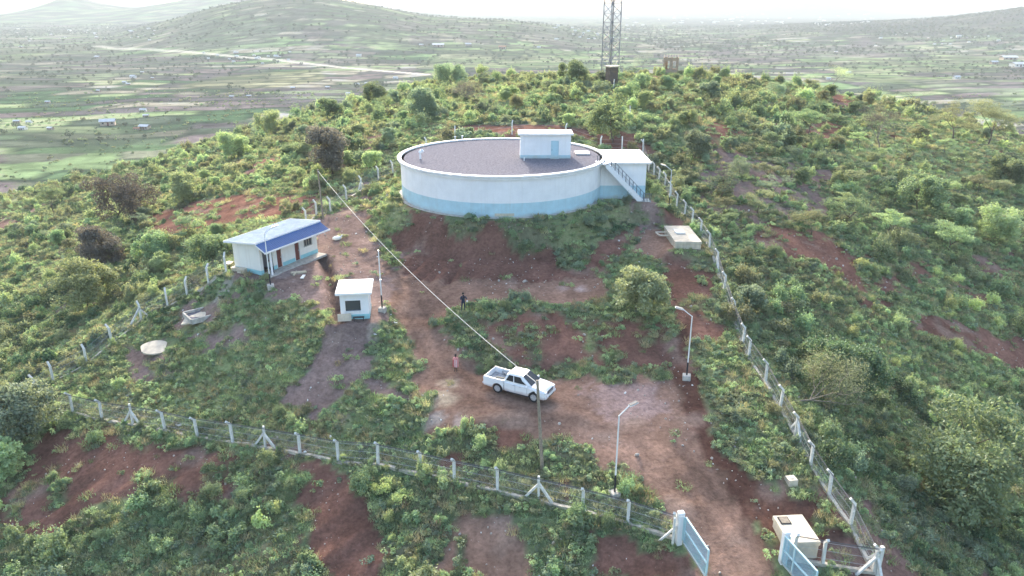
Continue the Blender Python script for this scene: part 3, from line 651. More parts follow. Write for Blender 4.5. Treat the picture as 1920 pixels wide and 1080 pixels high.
# three concrete pit covers beside its end wall
for i, (px, py, s_) in enumerate([(430,499,.75),(443,507,.65),(455,510,.75)]):
    p = g(px, py); z_ = max(p.z, 3.0)
    MB().box((0,0,.12),(s_,s_,.5),bev=.02).box((0,0,.40),(s_*1.1,s_*1.1,.07)).build('pit_cover', M['palecon'], loc=(p.x,p.y,z_-.05), rz=BZ+.1*i)
for o, l in zip([o for o in C.objects if o.name.startswith('pit_cover')], ['pale square pit cover farthest left of three beside the end wall', 'pale square pit cover in the middle of three beside the end wall', 'pale square pit cover nearest the end wall of the long building']):
    tag(o, l, 'pit cover', 'pit covers by the long building')

# ---------------------------------------------------------------- guard hut
gh = empty('guard_hut', (-14.72, 58.75, 2.5), R(7), 'small white guard hut with flat roof and large dark window', 'hut')
walls(gh, 2.4, 2.6, -.1, 2.36, M['white'], [(.42,1.72,.72,1.72)]); band(gh, 2.4, 2.6, -.15, .42, M['teal'])
MB().box((1.2,1.3,.03),(2.0,2.2,.06)).build('floor_slab', M['concrete'], gh)
MB().box((1.2,1.3,1.2),(.04,2.2,2.3)).box((.22,1.3,1.2),(.02,2.1,2.3)).build('inner_lining', M['lilac'], gh)
MB().box((1.22,1.25,2.46),(3.05,3.5,.20),bev=.03).build('roof_slab', M['slab'], gh)
MB().box((1.07,-.02,1.75),(1.46,.06,.07)).box((1.07,-.02,.69),(1.5,.10,.07)).box((.385,-.02,1.22),(.07,.06,1.0)).box((1.755,-.02,1.22),(.07,.06,1.0)).build('window_frame', M['white'], gh)
MB().box((1.07,.12,1.22),(1.3,.015,1.0)).build('window_glass', M['glass'], gh)
MB().box((2.42,1.2,1.05),(.05,.8,1.95)).build('door', M['white'], gh)
bo = MB().box((0,0,.32),(1.15,.05,.64)).build('leaning_board', M['palecon'], loc=(-14.35,58.35,2.5)); bo.rotation_euler = (R(-14),0,R(8))
tag(bo, 'beige board leaning on the front wall of the guard hut', 'board')
be = empty('bench', (-13.15, 58.45, 2.5), R(8), 'low dark bench under the window of the guard hut', 'bench')
MB().box((0,0,.34),(.95,.28,.05)).build('seat', M['black'], be)
for s_ in (-.4,.4): MB().box((s_,0,.16),(.06,.24,.32)).build('leg', M['black'], be)

# ---------------------------------------------------------------- concrete chambers
def chamber(name, loc, sx, sy, h, m, rz, label):
    e = empty(name, loc, rz, label, 'concrete chamber')
    MB().box((0,0,h/2-.2),(sx-.12,sy-.12,h+.1),bev=.02).build('chamber_wall', m, e)
    MB().box((0,0,h-.1),(sx,sy,.3),bev=.03).build('chamber_top', m, e)
    return e
ch = chamber('valve_chamber', (18.05, 75.4, 4.5), 2.75, 6.0, .75, M['palecon'], 0, 'long beige concrete chamber beside the right fence above the car')
hh = MB().box((-.2,.6,.84),(1.0,1.3,.16),bev=.01).build('hatch', M['slab'], ch)
MB().box((-.2,-.35,.81),(1.0,.12,.12)).build('hatch_rim', M['concrete'], ch)
pl = MB().bar((-1.3,1.6,.45),(-2.5,1.6,.45),.09,n=8).bar((-2.5,1.6,.45),(-2.3,.4,.45),.09,n=8).bar((-2.3,.4,.45),(-1.3,.3,.45),.09,n=8).build('pipe_loop', M['palecon'], ch)
p = at_z(1492, 992, -1.25)
ch2 = chamber('gate_chamber', (p[0], p[1]-.05, -2.15), 1.85, 2.5, .95, M['palecon'], R(4), 'beige concrete chamber with square hatch beside the right gate leaf')
hh = MB().box((-.42,.72,1.01),(.62,.66,.06)).build('hatch', M['dark'], ch2)
MB().box((-.42,.72,1.045),(.5,.54,.02)).build('hatch_lid', M['wood'], hh)
p = g(1483, 905); ch3 = empty('small_chamber', (p.x, p.y, p.z), R(10), 'small pale concrete box half hidden in weeds by the lower right fence', 'concrete chamber')
MB().box((0,0,.12),(.62,.62,.5),bev=.02).build('chamber_wall', M['palecon'], ch3); MB().bar((0,0,.35),(0,0,.39),.13,n=12).build('lid', M['concrete'], ch3)
# half-built pit and slab left of the yard
p = g(378, 592); e = empty('open_pit', (p.x, p.y, p.z), R(40), 'square pit with low grey block walls left of the yard', 'pit')
for (c_, s_) in [((0,1.2,.1),(2.6,.18,.5)),((0,-1.2,.1),(2.6,.18,.5)),((-1.3,0,.1),(.18,2.2,.5)),((1.3,0,.1),(.18,2.2,.5))]:
    MB().box(c_, s_, bev=.02).build('pit_wall', M['concrete'], e)
MB().box((0,0,-.05),(2.4,2.2,.3)).build('pit_floor', M['gravel'], e)
p = g(368, 605); pcs = [(-.9,0),(.6,.1),(.9,.9),(-.1,.9),(-1.0,.6)]
o = MB().prism([(x_*1.1,y_*1.2,0) for x_, y_ in [(-1.2,-.5),(.2,-.6),(1.3,.5),(.5,.9),(-.8,.4)]], (0,0,.12)).build('broken_slab', M['palecon'], loc=(p.x,p.y,p.z+.35), rz=R(25)); o.rotation_euler = (R(6),R(-4),R(25))
tag(o, 'pale broken concrete slab lying against the square pit', 'slab')
p = g(292, 657); poly = [(1.25*math.cos(t)*(1+.06*math.sin(5*t)), 1.1*math.sin(t), 0) for t in np.linspace(.65, 2*math.pi-.1, 17)]
o = MB().prism(poly, (0,0,.14)).build('round_slab', M['palecon'], loc=(p.x,p.y,p.z+.22)); o.rotation_euler = (R(10),R(3),R(10))
tag(o, 'round pale concrete disc with a broken edge lying on the left slope', 'slab')

# ---------------------------------------------------------------- street lamps
LAMPS = [(508,540,5.3,20,'a','white lamp post with black foot in front of the long building'),
         (717,583,5.6,170,'b','white lamp post with black foot standing right of the guard hut'),
         (1254,388,4.4,165,'c','farthest lamp post standing beside the fence behind the valve room'),
         (1287,710,5.3,168,'d','white lamp post on red soil behind the parking place'),
         (1152,930,5.9,25,'e','white lamp post on concrete foot between car and gate')]
for (px, py, H, az, k, lb) in LAMPS:
    p = g(px, py); e = empty('street_lamp', p, R(az), lb, 'lamp post', 'solar lamp posts in the compound')
    MB().box((0,0,.1),(.62,.62,.5),bev=.04).build('concrete_foot', M['concrete'], e)
    MB().bar((0,0,.2),(0,0,H*.27),.062,n=10).build('lower_pole', M['black'], e)
    MB().bar((0,0,H*.27),(0,0,H),.055,.042,n=10).build('upper_pole', M['pole'], e)
    if k == 'b': MB().box((0,0,H+.03),(.1,.1,.06)).build('pole_cap', M['pole'], e); MB().box((0,0,H*.52),(.14,.14,.16)).build('junction_box', M['pole'], e); continue
    MB().bar((0,0,H-.03),(.72,0,H+.5),.034,n=8).build('arm', M['pole'], e)
    hd = MB().box((0,0,0),(.62,.26,.06),bev=.01).build('lamp_head', M['pole'], e, loc=(1.0,0,H+.56)); hd.rotation_euler = (0,R(-14),0)
    MB().box((0,0,-.045),(.4,.18,.02)).build('lens', M['lamp'], hd)
    sp = MB().box((0,0,.055),(.56,.24,.03)).build('solar_panel', M['glass'], hd)

# ---------------------------------------------------------------- utility poles and the cable between them
def upole(px, py, H, lean, label):
    p = g(px, py); e = empty('utility_pole', p, 0, label, 'utility pole', 'wooden poles carrying the cable')
    MB().bar((0,0,-.3),(lean,0,H),.125,.085,n=10).build('pole', M['wood'], e)
    MB().bar((lean-.12,0,H-.25),(lean+.12,0,H-.25),.05,n=8).build('insulator', M['palecon'], e)
    return p + Vector((lean, 0, H - .2))
A_ = upole(606, 410, 5.9, -.1, 'leaning wooden pole behind the long building at the upper end of the cable')
B_ = upole(1017, 877, 6.6, -.42, 'wooden pole in front of the white pickup at the lower end of the cable')
cb = MB(); pts = [A_.lerp(B_, t) + Vector((0, 0, -1.15 * 4 * t * (1 - t))) for t in np.linspace(0, 1, 33)]
for a_, b_ in zip(pts[:-1], pts[1:]): cb.bar(a_, b_, .021, n=6)
tag(cb.build('overhead_cable', M['cable']), 'thick pale cable slung between the two wooden poles', 'cable')

# ---------------------------------------------------------------- fences
def post_data(bend=.48, h=1.68, a=.165):
    b = MB(); b.sqbar((0,0,-.2),(0,0,h), a); b.sqbar((-.01,0,h-.03),(bend*.72,0,h+bend*.75), a*.92); return b.data('post', M['post'])
POST = post_data(); STRAIGHT = MB().sqbar((0,0,-.2),(0,0,1.95), .13).data('post', M['post'])
BRACE = MB().sqbar((0,0,1.35),(1.05,0,-.05), .14).data('brace', M['post'])
def fence(label, base, outward, straight=(), braces=(), plinth=True, mesh=True, gapat=()):
    """base: picture positions of the post feet; outward: world heading the tops bend to"""
    P = [g(px, py) for (px, py) in base]
    c = sum((p for p in P), Vector()) / len(P); c.z = min(p.z for p in P)
    f = empty('concrete_post_fence', c, 0, label, 'fence', 'fences of bent concrete posts round the compound')
    W_ = []
    for i, p in enumerate(P):
        a = P[min(i+1, len(P)-1)] - P[max(i-1, 0)]; dr = math.atan2(a.y, a.x)
        rz = dr + (math.pi/2 if outward > 0 else -math.pi/2)
        o = link('post', STRAIGHT if i in straight else POST, f, p - c, rz + random.uniform(-.08,.08)); o.rotation_euler = (random.uniform(-.035,.035), random.uniform(-.035,.035), o.rotation_euler.z)
        if i in braces:
            for s_ in (0, math.pi): link('brace', BRACE, f, p - c, dr + s_)
        W_.append((p, Vector((math.cos(rz), math.sin(rz), 0))))
    ck = MB() if mesh else None
    vs, fs = [], []
    def ribbon(a, b_, r):
        d = (b_ - a).normalized(); s_ = d.cross(Vector((0,0,1)));
        if s_.length < .01: s_ = Vector((1,0,0))
        s_.normalize(); u_ = s_.cross(d); k = len(vs)
        for q in (a, b_):
            for t in range(3): an = t * 2.094; v = q + (s_ * math.cos(an) + u_ * math.sin(an)) * r; vs.append(tuple(v - c))
        for t in range(3): t2 = (t + 1) % 3; fs.append((k+t, k+t2, k+3+t2, k+3+t))
    for i, ((p, o1), (q, o2)) in enumerate(zip(W_[:-1], W_[1:])):
        if i in gapat: continue
        L = (q - p).length
        if plinth:
            n_ = max(1, int(L / 1.0))
            for s_ in range(n_):
                a = p.lerp(q, s_/n_); b_ = p.lerp(q, (s_+1)/n_); a.z = max(gz(a.x, a.y), a.z - .1) + .04; b_.z = max(gz(b_.x, b_.y), b_.z - .1) + .04
                b = MB().sqbar(a - c, b_ - c, .22, .30); b.build('plinth', M['plinth'], f)
        b = MB()
        for z_ in (.5, 1.05, 1.6): b.bar(p + Vector((0,0,z_)) - c, q + Vector((0,0,z_)) - c, .010, n=3)
        b.build('strand_wire', M['galv'], f)
        b = MB()
        for k_ in (.12, .24, .34): b.bar(p + o1 * k_ + Vector((0,0,1.65+k_)) - c, q + o2 * k_ + Vector((0,0,1.65+k_)) - c, .011, n=3)
        b.build('barbed_wire', M['wire'], f)
        if mesh:
            n_ = int(L / .15)
            for s_ in range(-10, n_):
                for sg in (1, -1):
                    t0, t1 = s_ * .15, s_ * .15 + 1.5
                    z0, z1 = 0.15, 1.6
                    if t0 < 0: z0 += (0 - t0) / 1.5 * 1.45; t0 = 0
                    if t1 > L: z1 -= (t1 - L) / 1.5 * 1.45; t1 = L
                    if t1 <= t0: continue
                    if sg < 0: A1, B1 = (L - t0), (L - t1)
                    else: A1, B1 = t0, t1
                    a = p.lerp(q, A1 / L); b_ = p.lerp(q, B1 / L); a = a + Vector((0,0,z0)); b_ = b_ + Vector((0,0,z1)); ribbon(a, b_, .0022)
    if mesh and vs:
        o = link('chain_link', mesh_np('chain_link', vs, fs, M['galv']), f); o['kind'] = 'stuff'
    return f
fence('front fence of bent concrete posts running across the lower picture to the gate', [(45,762),(92,768),(137,775),(192,788),(250,798),(310,808),(371,822),(437,832),(498,842),(563,853),(635,867),(709,873),(789,890),(852,905),(933,922),(1010,940),(1092,960),(1177,983),(1262,1010)], -1, braces=(4,8,15), straight=(4,8,15), gapat=())
fence('left fence of bent concrete posts climbing behind the pits to the long building', [(45,762),(70,742),(101,718),(163,685),(211,645),(265,602),(315,577),(352,556),(392,533),(425,512)], 1, braces=(5,), straight=())
fence('upper left fence between the wooden pole and the tank', [(575,421),(594,406),(620,399),(650,376),(678,358),(710,339),(737,328),(757,312)], 1, braces=(4,))
fence('right fence of bent concrete posts running beside the green slope to the corner', [(1205,289),(1216,322),(1226,331),(1235,342),(1246,352),(1257,372),(1268,390),(1283,407),(1297,422),(1313,442),(1330,468),(1343,503),(1357,548),(1373,598),(1392,648),(1403,672),(1435,718),(1462,768),(1491,820),(1519,875),(1554,930),(1594,987),(1637,1074)], -1, braces=(18,22,11))
fence('short front fence between the right gate leaf and the corner', [(1486,1050),(1542,1060),(1637,1075)], -1, braces=())
fence('back fence seen above the tank and the valve room', [(757,312),(800,283),(853,262),(960,252),(1060,258),(1126,283),(1166,284),(1205,289)], 1, plinth=False, mesh=False)
for i, (px, py, h_) in enumerate([(1150,170,2.2),(1162,186,2.2),(1181,226,2.2),(1117,105,0),(1055,122,4.5),(1078,122,4.5)]):
    if not h_: continue
    p = g(px, py); o = MB().sqbar((0,0,-.2),(random.uniform(-.1,.1),0,h_*1.0), .14 if h_ < 4 else .16).build('marker_post', M['post'], loc=p)
    tag(o, ['pale straight post below the tower kiosk','pale post just right of the post below the kiosk','lone pale post on the path behind the valve room','','thin tall pole on the ridge left of the tower, farther from it','thin tall pole on the ridge left of the tower, nearer to it'][i], 'post')

# ---------------------------------------------------------------- gate
def gate_leaf(hinge, end, label, wicket=False):
    L = (end - hinge).length; rz = math.atan2(end.y - hinge.y, end.x - hinge.x); Hh = 1.95
    e = empty('gate_leaf', hinge, rz, label, 'gate', 'pale blue gate leaves swung open')
    z0 = .12
    for (a, b_) in [((0,z0),(L,z0)),((0,Hh),(L,Hh)),((0,z0),(0,Hh)),((L,z0),(L,Hh)),((0,(z0+Hh)/2),(L,(z0+Hh)/2))]:
        MB().sqbar((a[0],0,a[1]),(b_[0],0,b_[1]), .085).build('frame_bar', M['gate'], e)
    if wicket:
        MB().sqbar((L*.33,0,z0),(L*.33,0,Hh), .08).build('frame_bar', M['gate'], e)
        MB().sqbar((L*.13,.03,z0),(L*.13,.03,Hh*.8), .05).build('wicket_bar', M['gate'], e)
    vs, fs = [], []
    def rib(x0, zz0, x1, zz1):
        k = len(vs); r = .009
        for (x_, z_) in ((x0, zz0), (x1, zz1)):
            for (dy, dz) in ((-r, 0), (r*.5, r), (r*.5, -r)): vs.append((x_, dy, z_ + dz))
        for t in range(3): t2 = (t+1)%3; fs.append((k+t, k+t2, k+3+t2, k+3+t))
    sp = .10; D = Hh - z0
    for i in range(int(-D/sp), int(L/sp)):
        x0, x1, a, b_ = i*sp, i*sp + D, z0, Hh
        if x0 < 0: a = z0 - x0; x0 = 0
        if x1 > L: b_ = Hh - (x1 - L); x1 = L
        if x1 > x0 and b_ > a: rib(x0, a, x1, b_); rib(L-x0, a, L-x1, b_)
    o = link('infill_mesh', mesh_np('infill_mesh', vs, fs, M['gatemesh']), e); o['kind'] = 'stuff'
    return e
def gate_post(p, h_, label, brace=None):
    e = empty('gate_post', p, R(10), label, 'gate post', 'concrete gate posts')
    MB().box((0,0,h_/2-.1),(.34,.34,h_+.2),bev=.02).build('shaft', M['white'], e); MB().box((0,0,h_+.1),(.38,.38,.22),bev=.05).build('cap', M['slab'], e)
    MB().box((.15,-.12,h_*.55),(.1,.12,h_*.8)).build('hinge_plate', M['gate'], e)
    if brace: MB().sqbar((-.15,0,1.3),(-1.1,.35,0), .11).sqbar((-.4,-.1,.0),(-.42,-.1,1.95), .12).build('stay', M['post'], e)
p1 = g(1272, 1018); gate_post(p1, 2.05, 'white capped gate post at the left gate leaf', True)
H1 = p1 + Vector((.25,-.2,.05)); gate_leaf(H1, H1 + Vector((.62,-2.85,0)), 'left gate leaf of pale blue mesh standing open over the track')
p2 = g(1466, 1054); gate_post(p2, 2.0, 'white capped gate post in front of the gate chamber')
H2 = p2 + Vector((-.12,-.22,.05)); gate_leaf(H2, H2 + Vector((.72,-2.8,0)), 'right gate leaf of pale blue mesh with a wicket bar beside the gate chamber', True)
e = link('corner_stay', MB().sqbar((0,0,-.1),(0,0,2.0), .2).sqbar((-.05,0,1.5),(-1.3,.1,.05), .14).data('corner_stay', M['post']), None, g(1640,1080) + Vector((.15,.1,0)), R(10))
tag(e, 'thick straight corner post with a raking stay at the lower right fence corner', 'post')
# ---------------------------------------------------------------- white pickup
CR = R(-28)
car = empty('pickup_truck', (.67, 50.25, .0), CR, 'white double cab pickup parked across the red road', 'pickup')
car.location.z = gz(.67, 50.25) + .01
def arc(cx, r, z0, n=9):
    return [(cx + r * math.cos(t), z0 + r * math.sin(t)) for t in np.linspace(0, math.pi, n)]
fr = 1.54
low = [(-.78,.42)] + [(2.44,.42),(2.49,.62),(2.47,.86),(2.36,.98),(1.9,1.07),(1.28,1.14),(-.78,1.14)]
a_ = arc(fr, .47, .36); low = [(-1.04,.36),(fr-.47,.36)] + a_[::-1][1:] + [(2.42,.38),(2.50,.60),(2.48,.86),(2.36,.99),(1.9,1.08),(1.28,1.15),(-1.04,1.15)]
def shell(poly, y0, y1, name, m, bev=.05, parent=car, smooth=True):
    b = MB(); b.prism([(x, y0, z) for x, z in poly], (0, y1 - y0, 0))
    if bev:
        es = [e for e in b.b.edges if abs(abs(e.verts[0].co.y) - abs(y0)) < 1e-4 and abs(e.verts[0].co.y - e.verts[1].co.y) < 1e-4 and max(e.verts[0].co.z, e.verts[1].co.z) > .8]
        bmesh.ops.bevel(b.b, geom=es, offset=bev, segments=3, affect='EDGES')
    return b.build(name, m, parent)
body = shell(low, -.92, .92, 'body', M['car'], .12)
bedp = [(-2.74,.45),(-fr-.47,.38)] + arc(-fr, .47, .36)[::-1][1:] + [(-1.05,.36),(-1.05,1.16),(-2.72,1.20),(-2.78,1.1)]
for s_ in (-1, 1):
    b = MB(); y0 = s_ * .92; b.prism([(x, y0, z) for x, z in bedp], (0, -s_ * .1, 0)); b.build('bed_side', M['car'], car)
    MB().box((-fr,s_*.72,.9),(.95,.2,.3),bev=.05).build('wheel_tub', M['bedliner'], car)
MB().box((-1.88,0,.72),(1.62,1.66,.06)).build('bed_floor', M['bedliner'], car)
for (x_, y_, r_) in [(-1.75,.1,.2),(-1.65,-.35,-.1)]: MB().box((0,0,.79),(.9,.12,.05),r_).build('plank', M['bedwood'], car, loc=(x_,y_,0))
MB().box((-2.73,0,.93),(.07,1.66,.46),bev=.02).build('tailgate', M['car'], car)
MB().box((-1.08,0,.93),(.05,1.66,.42)).build('bulkhead', M['car'], car)
# greenhouse
B0 = [(-1.04,.86,1.14),(1.34,.86,1.12),(1.34,-.86,1.12),(-1.04,-.86,1.14)]; T0 = [(-.80,.70,1.75),(.42,.68,1.78),(.42,-.68,1.78),(-.80,-.70,1.75)]
b = MB(); vb = [b.b.verts.new(p) for p in B0]; vt = [b.b.verts.new(p) for p in T0]
b.b.faces.new(vb); b.b.faces.new(vt)
for i in range(4): b.b.faces.new([vb[i], vb[(i+1)%4], vt[(i+1)%4], vt[i]])
bmesh.ops.bevel(b.b, geom=b.b.edges[:], offset=.085, segments=3, affect='EDGES'); b.build('cab', M['car'], car)
MB().box((-.19,0,1.775),(1.05,1.1,.03),bev=.012).build('roof_panel', M['car'], car)
def onface(i, pts, off=.012):
    """points given as (u, v) on cab side i -> car space"""
    a, c, d, e = [Vector(p) for p in (B0[i], B0[(i+1)%4], T0[(i+1)%4], T0[i])]
    n_ = (c - a).cross(e - a).normalized(); ctr = (a + c + d + e) / 4
    if n_.dot(ctr - Vector((.2, 0, 1.4))) < 0: n_.negate()
    return [((a.lerp(c, u)).lerp(e.lerp(d, u), v)) + n_ * off for u, v in pts], n_
def glass(i, pts, nm='window_glass'):
    q, n_ = onface(i, pts); b = MB(); b.prism([tuple(v) for v in q], tuple(n_ * .006)); b.build(nm, M['cargls'], car)
glass(0, [(.08,.16),(.36,.14),(.42,.86),(.16,.86)]); glass(0, [(.40,.14),(.86,.14),(.80,.5),(.84,.84),(.46,.86)])
glass(2, [(1-.08,.16),(1-.16,.86),(1-.42,.86),(1-.36,.14)]); glass(2, [(1-.40,.14),(1-.46,.86),(1-.84,.84),(1-.80,.5),(1-.86,.14)])
glass(1, [(.07,.08),(.93,.08),(.93,.92),(.07,.92)], 'windscreen'); glass(3, [(.15,.25),(.85,.25),(.85,.82),(.15,.82)], 'rear_window')
for s_ in (-1, 1):
    MB().box((.98,s_*1.02,1.16),(.16,.22,.17),bev=.04).build('mirror', M['car'], car)
    for x_ in (-.02, .98): MB().box((x_,s_*.922,.80),(.012,.006,.60)).build('door_gap', M['black'], car)
    for x_ in (-.25, .62 - .35): MB().box((x_+.12,s_*.93,.98),(.16,.03,.035)).build('door_handle', M['rim'], car)
    MB().box((.25,s_*.90,.34),(1.9,.14,.08),bev=.02).build('sill_step', M['black'], car)
    for x_ in (-fr, fr):
        whl = link('wheel', MB().bar((0,-.13,0),(0,.13,0),.39,n=26).data('wheel', M['tyre']), car, (x_, s_*.80, .39))
        MB().bar((0,s_*.10,0),(0,s_*.142,0),.255,n=22).build('rim', M['rim'], whl)
        for k in range(6):
            t = k * math.pi / 3; MB().sqbar((.05*math.cos(t),s_*.148,.05*math.sin(t)),(.22*math.cos(t),s_*.148,.22*math.sin(t)),.045,.02).build('spoke', M['pole'], whl)
    MB().box((2.42,s_*.68,.86),(.16,.38,.16),bev=.04).build('headlight', M['lamp'], car)
    MB().box((2.49,s_*.72,.55),(.08,.2,.14),bev=.03).build('fog_lamp_recess', M['black'], car)
    MB().box((-2.76,s_*.84,.98),(.06,.13,.32)).build('tail_light', M['red'], car)
MB().box((2.49,0,.80),(.07,.95,.26),bev=.03).build('grille', M['black'], car)
for z_ in (.75,.85): MB().box((2.53,0,z_),(.02,.86,.03)).build('grille_bar', M['rim'], car)
MB().box((2.47,0,.50),(.18,1.80,.26),bev=.07).build('front_bumper', M['car'], car)
MB().box((2.57,0,.46),(.02,.8,.1)).build('bumper_intake', M['black'], car)
MB().box((2.585,0,.58),(.015,.5,.12)).build('number_plate', M['litter'], car)
MB().box((.25,0,.34),(3.9,1.5,.14)).build('underbody', M['black'], car)
MB().box((-2.84,0,.55),(.16,1.74,.16),bev=.04).build('rear_bumper', M['rim'], car)
MB().prism([(1.32,-.72,1.155),(2.3,-.62,1.02),(2.3,.62,1.02),(1.32,.72,1.155)], (0,0,.018)).build('bonnet_panel', M['car'], car)
MB().bar((1.1,-.3,1.21),(1.26,.25,1.18),.012,n=5).build('wiper', M['black'], car)

# ---------------------------------------------------------------- people
def figure(name, loc, rz, pts, edges, rad, label, paint, cat='person', hscale=1.0):
    """one continuous skinned body; paint(co) -> material slot"""
    e = empty(name, loc, rz, label, cat)
    me = bpy.data.meshes.new('body'); me.from_pydata([tuple(Vector(p) * hscale) for p in pts], edges, [])
    o = bpy.data.objects.new('tmp_body', me); C.objects.link(o)
    mo = o.modifiers.new('s', 'SKIN'); mo.use_smooth_shade = True
    for i, r_ in enumerate(rad):
        v = me.skin_vertices[0].data[i]; v.radius = (r_[0]*hscale, r_[1]*hscale) if isinstance(r_, tuple) else (r_*hscale, r_*hscale); v.use_root = (i == 0)
    o.modifiers.new('u', 'SUBSURF').levels = 1
    dg = bpy.context.evaluated_depsgraph_get(); m2 = bpy.data.meshes.new_from_object(o.evaluated_get(dg)); m2.name = 'body'
    bpy.data.objects.remove(o); m2.materials.clear()
    for m in (M['skin'], M['navy'], M['black'], M['greyc'], M['pink']): m2.materials.append(m)
    for p in m2.polygons: p.material_index = paint(Vector(p.center) / hscale); p.use_smooth = True
    link('body', m2, e); return e
# joints: pelvis, waist, chest, neck, head base, head, crown, L shoulder, elbow, wrist, hand, R..., hips, knees, ankles, toes
def joints(pose):
    J = dict(pel=(0,0,.95), wai=(0,0,1.12), che=(0,0,1.33), nek=(0,0,1.50), hd0=(0,-.01,1.58), hd1=(0,-.02,1.68), hd2=(0,-.01,1.76),
             ls=(.19,0,1.43), le=(.25,0,1.14), lw=(.26,-.06,.89), lh=(.26,-.09,.80), rs=(-.19,0,1.43), re=(-.25,0,1.14), rw=(-.26,-.06,.89), rh=(-.26,-.09,.80),
             lp=(.10,0,.90), lk=(.11,-.02,.49), la=(.11,.02,.09), lt=(.12,-.14,.04), rp=(-.10,0,.90), rk=(-.11,-.02,.49), ra=(-.11,.02,.09), rt=(-.12,-.14,.04))
    J.update(pose); ks = list(J); ix = {k: i for i, k in enumerate(ks)}
    E = [('pel','wai'),('wai','che'),('che','nek'),('nek','hd0'),('hd0','hd1'),('hd1','hd2'),('che','ls'),('ls','le'),('le','lw'),('lw','lh'),('che','rs'),('rs','re'),('re','rw'),('rw','rh'),
         ('pel','lp'),('lp','lk'),('lk','la'),('la','lt'),('pel','rp'),('rp','rk'),('rk','ra'),('ra','rt')]
    RD = dict(pel=(.16,.12), wai=(.14,.10), che=(.17,.12), nek=.055, hd0=.07, hd1=(.085,.10), hd2=.06, ls=.065, le=.048, lw=.034, lh=(.04,.025), rs=.065, re=.048, rw=.034, rh=(.04,.025),
              lp=.095, lk=.065, la=.045, lt=.04, rp=.095, rk=.065, ra=.045, rt=.04)
    return [J[k] for k in ks], [(ix[a], ix[b]) for a, b in E], [RD[k] for k in ks]
def head_bits(e, c, s=1.0, hair=True):
    c = Vector(c)
    if hair: MB().ball(c + Vector((0,.02,.05))*s, .105*s, (1,1.05,.8)).build('hair', M['hair'], e)
    for s_ in (-1, 1):
        MB().ball(c + Vector((s_*.035,-.10,.0))*s, .013*s, sub=1).build('eye', M['lamp'], e); MB().ball(c + Vector((s_*.095,.0,-.01))*s, .025*s, (.4,.8,1.2), 1).build('ear', M['skin'], e)
    MB().ball(c + Vector((0,-.118,-.02))*s, .018*s, (.8,1,1.3), 1).build('nose', M['skin'], e); MB().box(c + Vector((0,-.105,-.06))*s, (.045*s,.012*s,.012*s)).build('mouth', M['navy'], e)
def fingers(e, wrist, tip, palm_dir, s=1.0):
    w_ = Vector(wrist); t = Vector(tip); d = (t - w_).normalized(); sd_ = d.cross(Vector(palm_dir)).normalized(); pd = Vector(palm_dir).normalized()
    b = MB()
    for k, l in zip((-1.5,-.5,.5,1.5), (.055,.068,.072,.06)):
        r0 = t + sd_ * k * .018 * s; m_ = r0 + d * l * .6 * s + pd * .006 * s; b.bar(r0, m_, .009*s, .008*s, n=5).bar(m_, m_ + d * l * .35 * s + pd * .022 * s, .008*s, .006*s, n=5)
    r0 = w_.lerp(t, .4) + sd_ * .03 * s; b.bar(r0, r0 + (d + sd_ * .8).normalized() * .05 * s, .011*s, .008*s, n=5)
    o = b.build('fingers', M['skin'], e); o['kind'] = 'stuff'
p = g(869, 584)
pose = dict(ls=(.19,-.01,1.43), le=(.30,-.22,1.24), lw=(.10,-.27,1.50), lh=(.07,-.25,1.57), rs=(-.19,-.01,1.43), re=(-.25,-.20,1.20), rw=(-.08,-.27,1.46), rh=(-.06,-.25,1.54), la=(.13,.03,.09), lk=(.12,.0,.49), ra=(-.16,-.02,.09), rk=(-.13,-.02,.49), rt=(-.2,-.17,.04))
P_, E_, R_ = joints(pose)
def pt_dark(c):
    if c.z > 1.52 and abs(c.x) < .15: return 0
    if c.z > 1.44 and c.y < -.2: return 0
    return 2 if c.z < .12 else 1
per = figure('person', p, R(12), P_, E_, R_, 'person in dark clothes holding both hands up to the face on the terrace', pt_dark)
head_bits(per, (0,-.02,1.68)); fingers(per, (.10,-.27,1.50), (.07,-.25,1.57), (-1,0,.2)); fingers(per, (-.08,-.27,1.46), (-.06,-.25,1.54), (1,0,.2))
MB().box((0,-.27,1.62),(.15,.02,.08),bev=.005).build('phone', M['black'], per)
MB().box((.34,-.08,.98),(.12,.05,.16),bev=.01).build('white_bag', M['white'], per)
p = g(855, 696)
P_, E_, R_ = joints(dict(lk=(.10,-.12,.50), la=(.09,.05,.10), lt=(.09,-.1,.04), lw=(.16,-.2,1.0), lh=(.14,-.26,.95), rw=(-.2,-.12,.92)))
per = figure('person', p, R(-20), P_, E_, R_, 'small person wrapped in a pink and red cloth walking on the road', lambda c: 2 if c.z < .12 else (4 if .55 < c.z < 1.50 else 0), hscale=.84)
b = MB(); n_ = 22; rg = []
for (z_, rx, ry) in [(1.50,.10,.09),(1.44,.24,.15),(1.25,.27,.19),(1.0,.28,.21),(.72,.29,.22),(.52,.31,.24)]:
    rg.append([b.b.verts.new(((rx*(1+.07*math.sin(5*t+z_*4)))*math.cos(t)*.84, (ry*(1+.09*math.sin(7*t)))*math.sin(t)*.84, z_*.84)) for t in np.linspace(0, 2*math.pi, n_, endpoint=False)])
for r0, r1 in zip(rg[:-1], rg[1:]):
    for i in range(n_): b.b.faces.new([r0[i], r0[(i+1)%n_], r1[(i+1)%n_], r1[i]])
rob = b.build('wrapped_cloth', M['pink'], per, smooth=True); rob.modifiers.new('t', 'SOLIDIFY').thickness = .012
for k in (-.17, .02, .19): MB().sqbar((k*.84,-.21*.84,1.3*.84),(k*.9,-.25*.84,.56*.84),.035,.012).build('stripe', M['white' if k > 0 else 'red'], per)
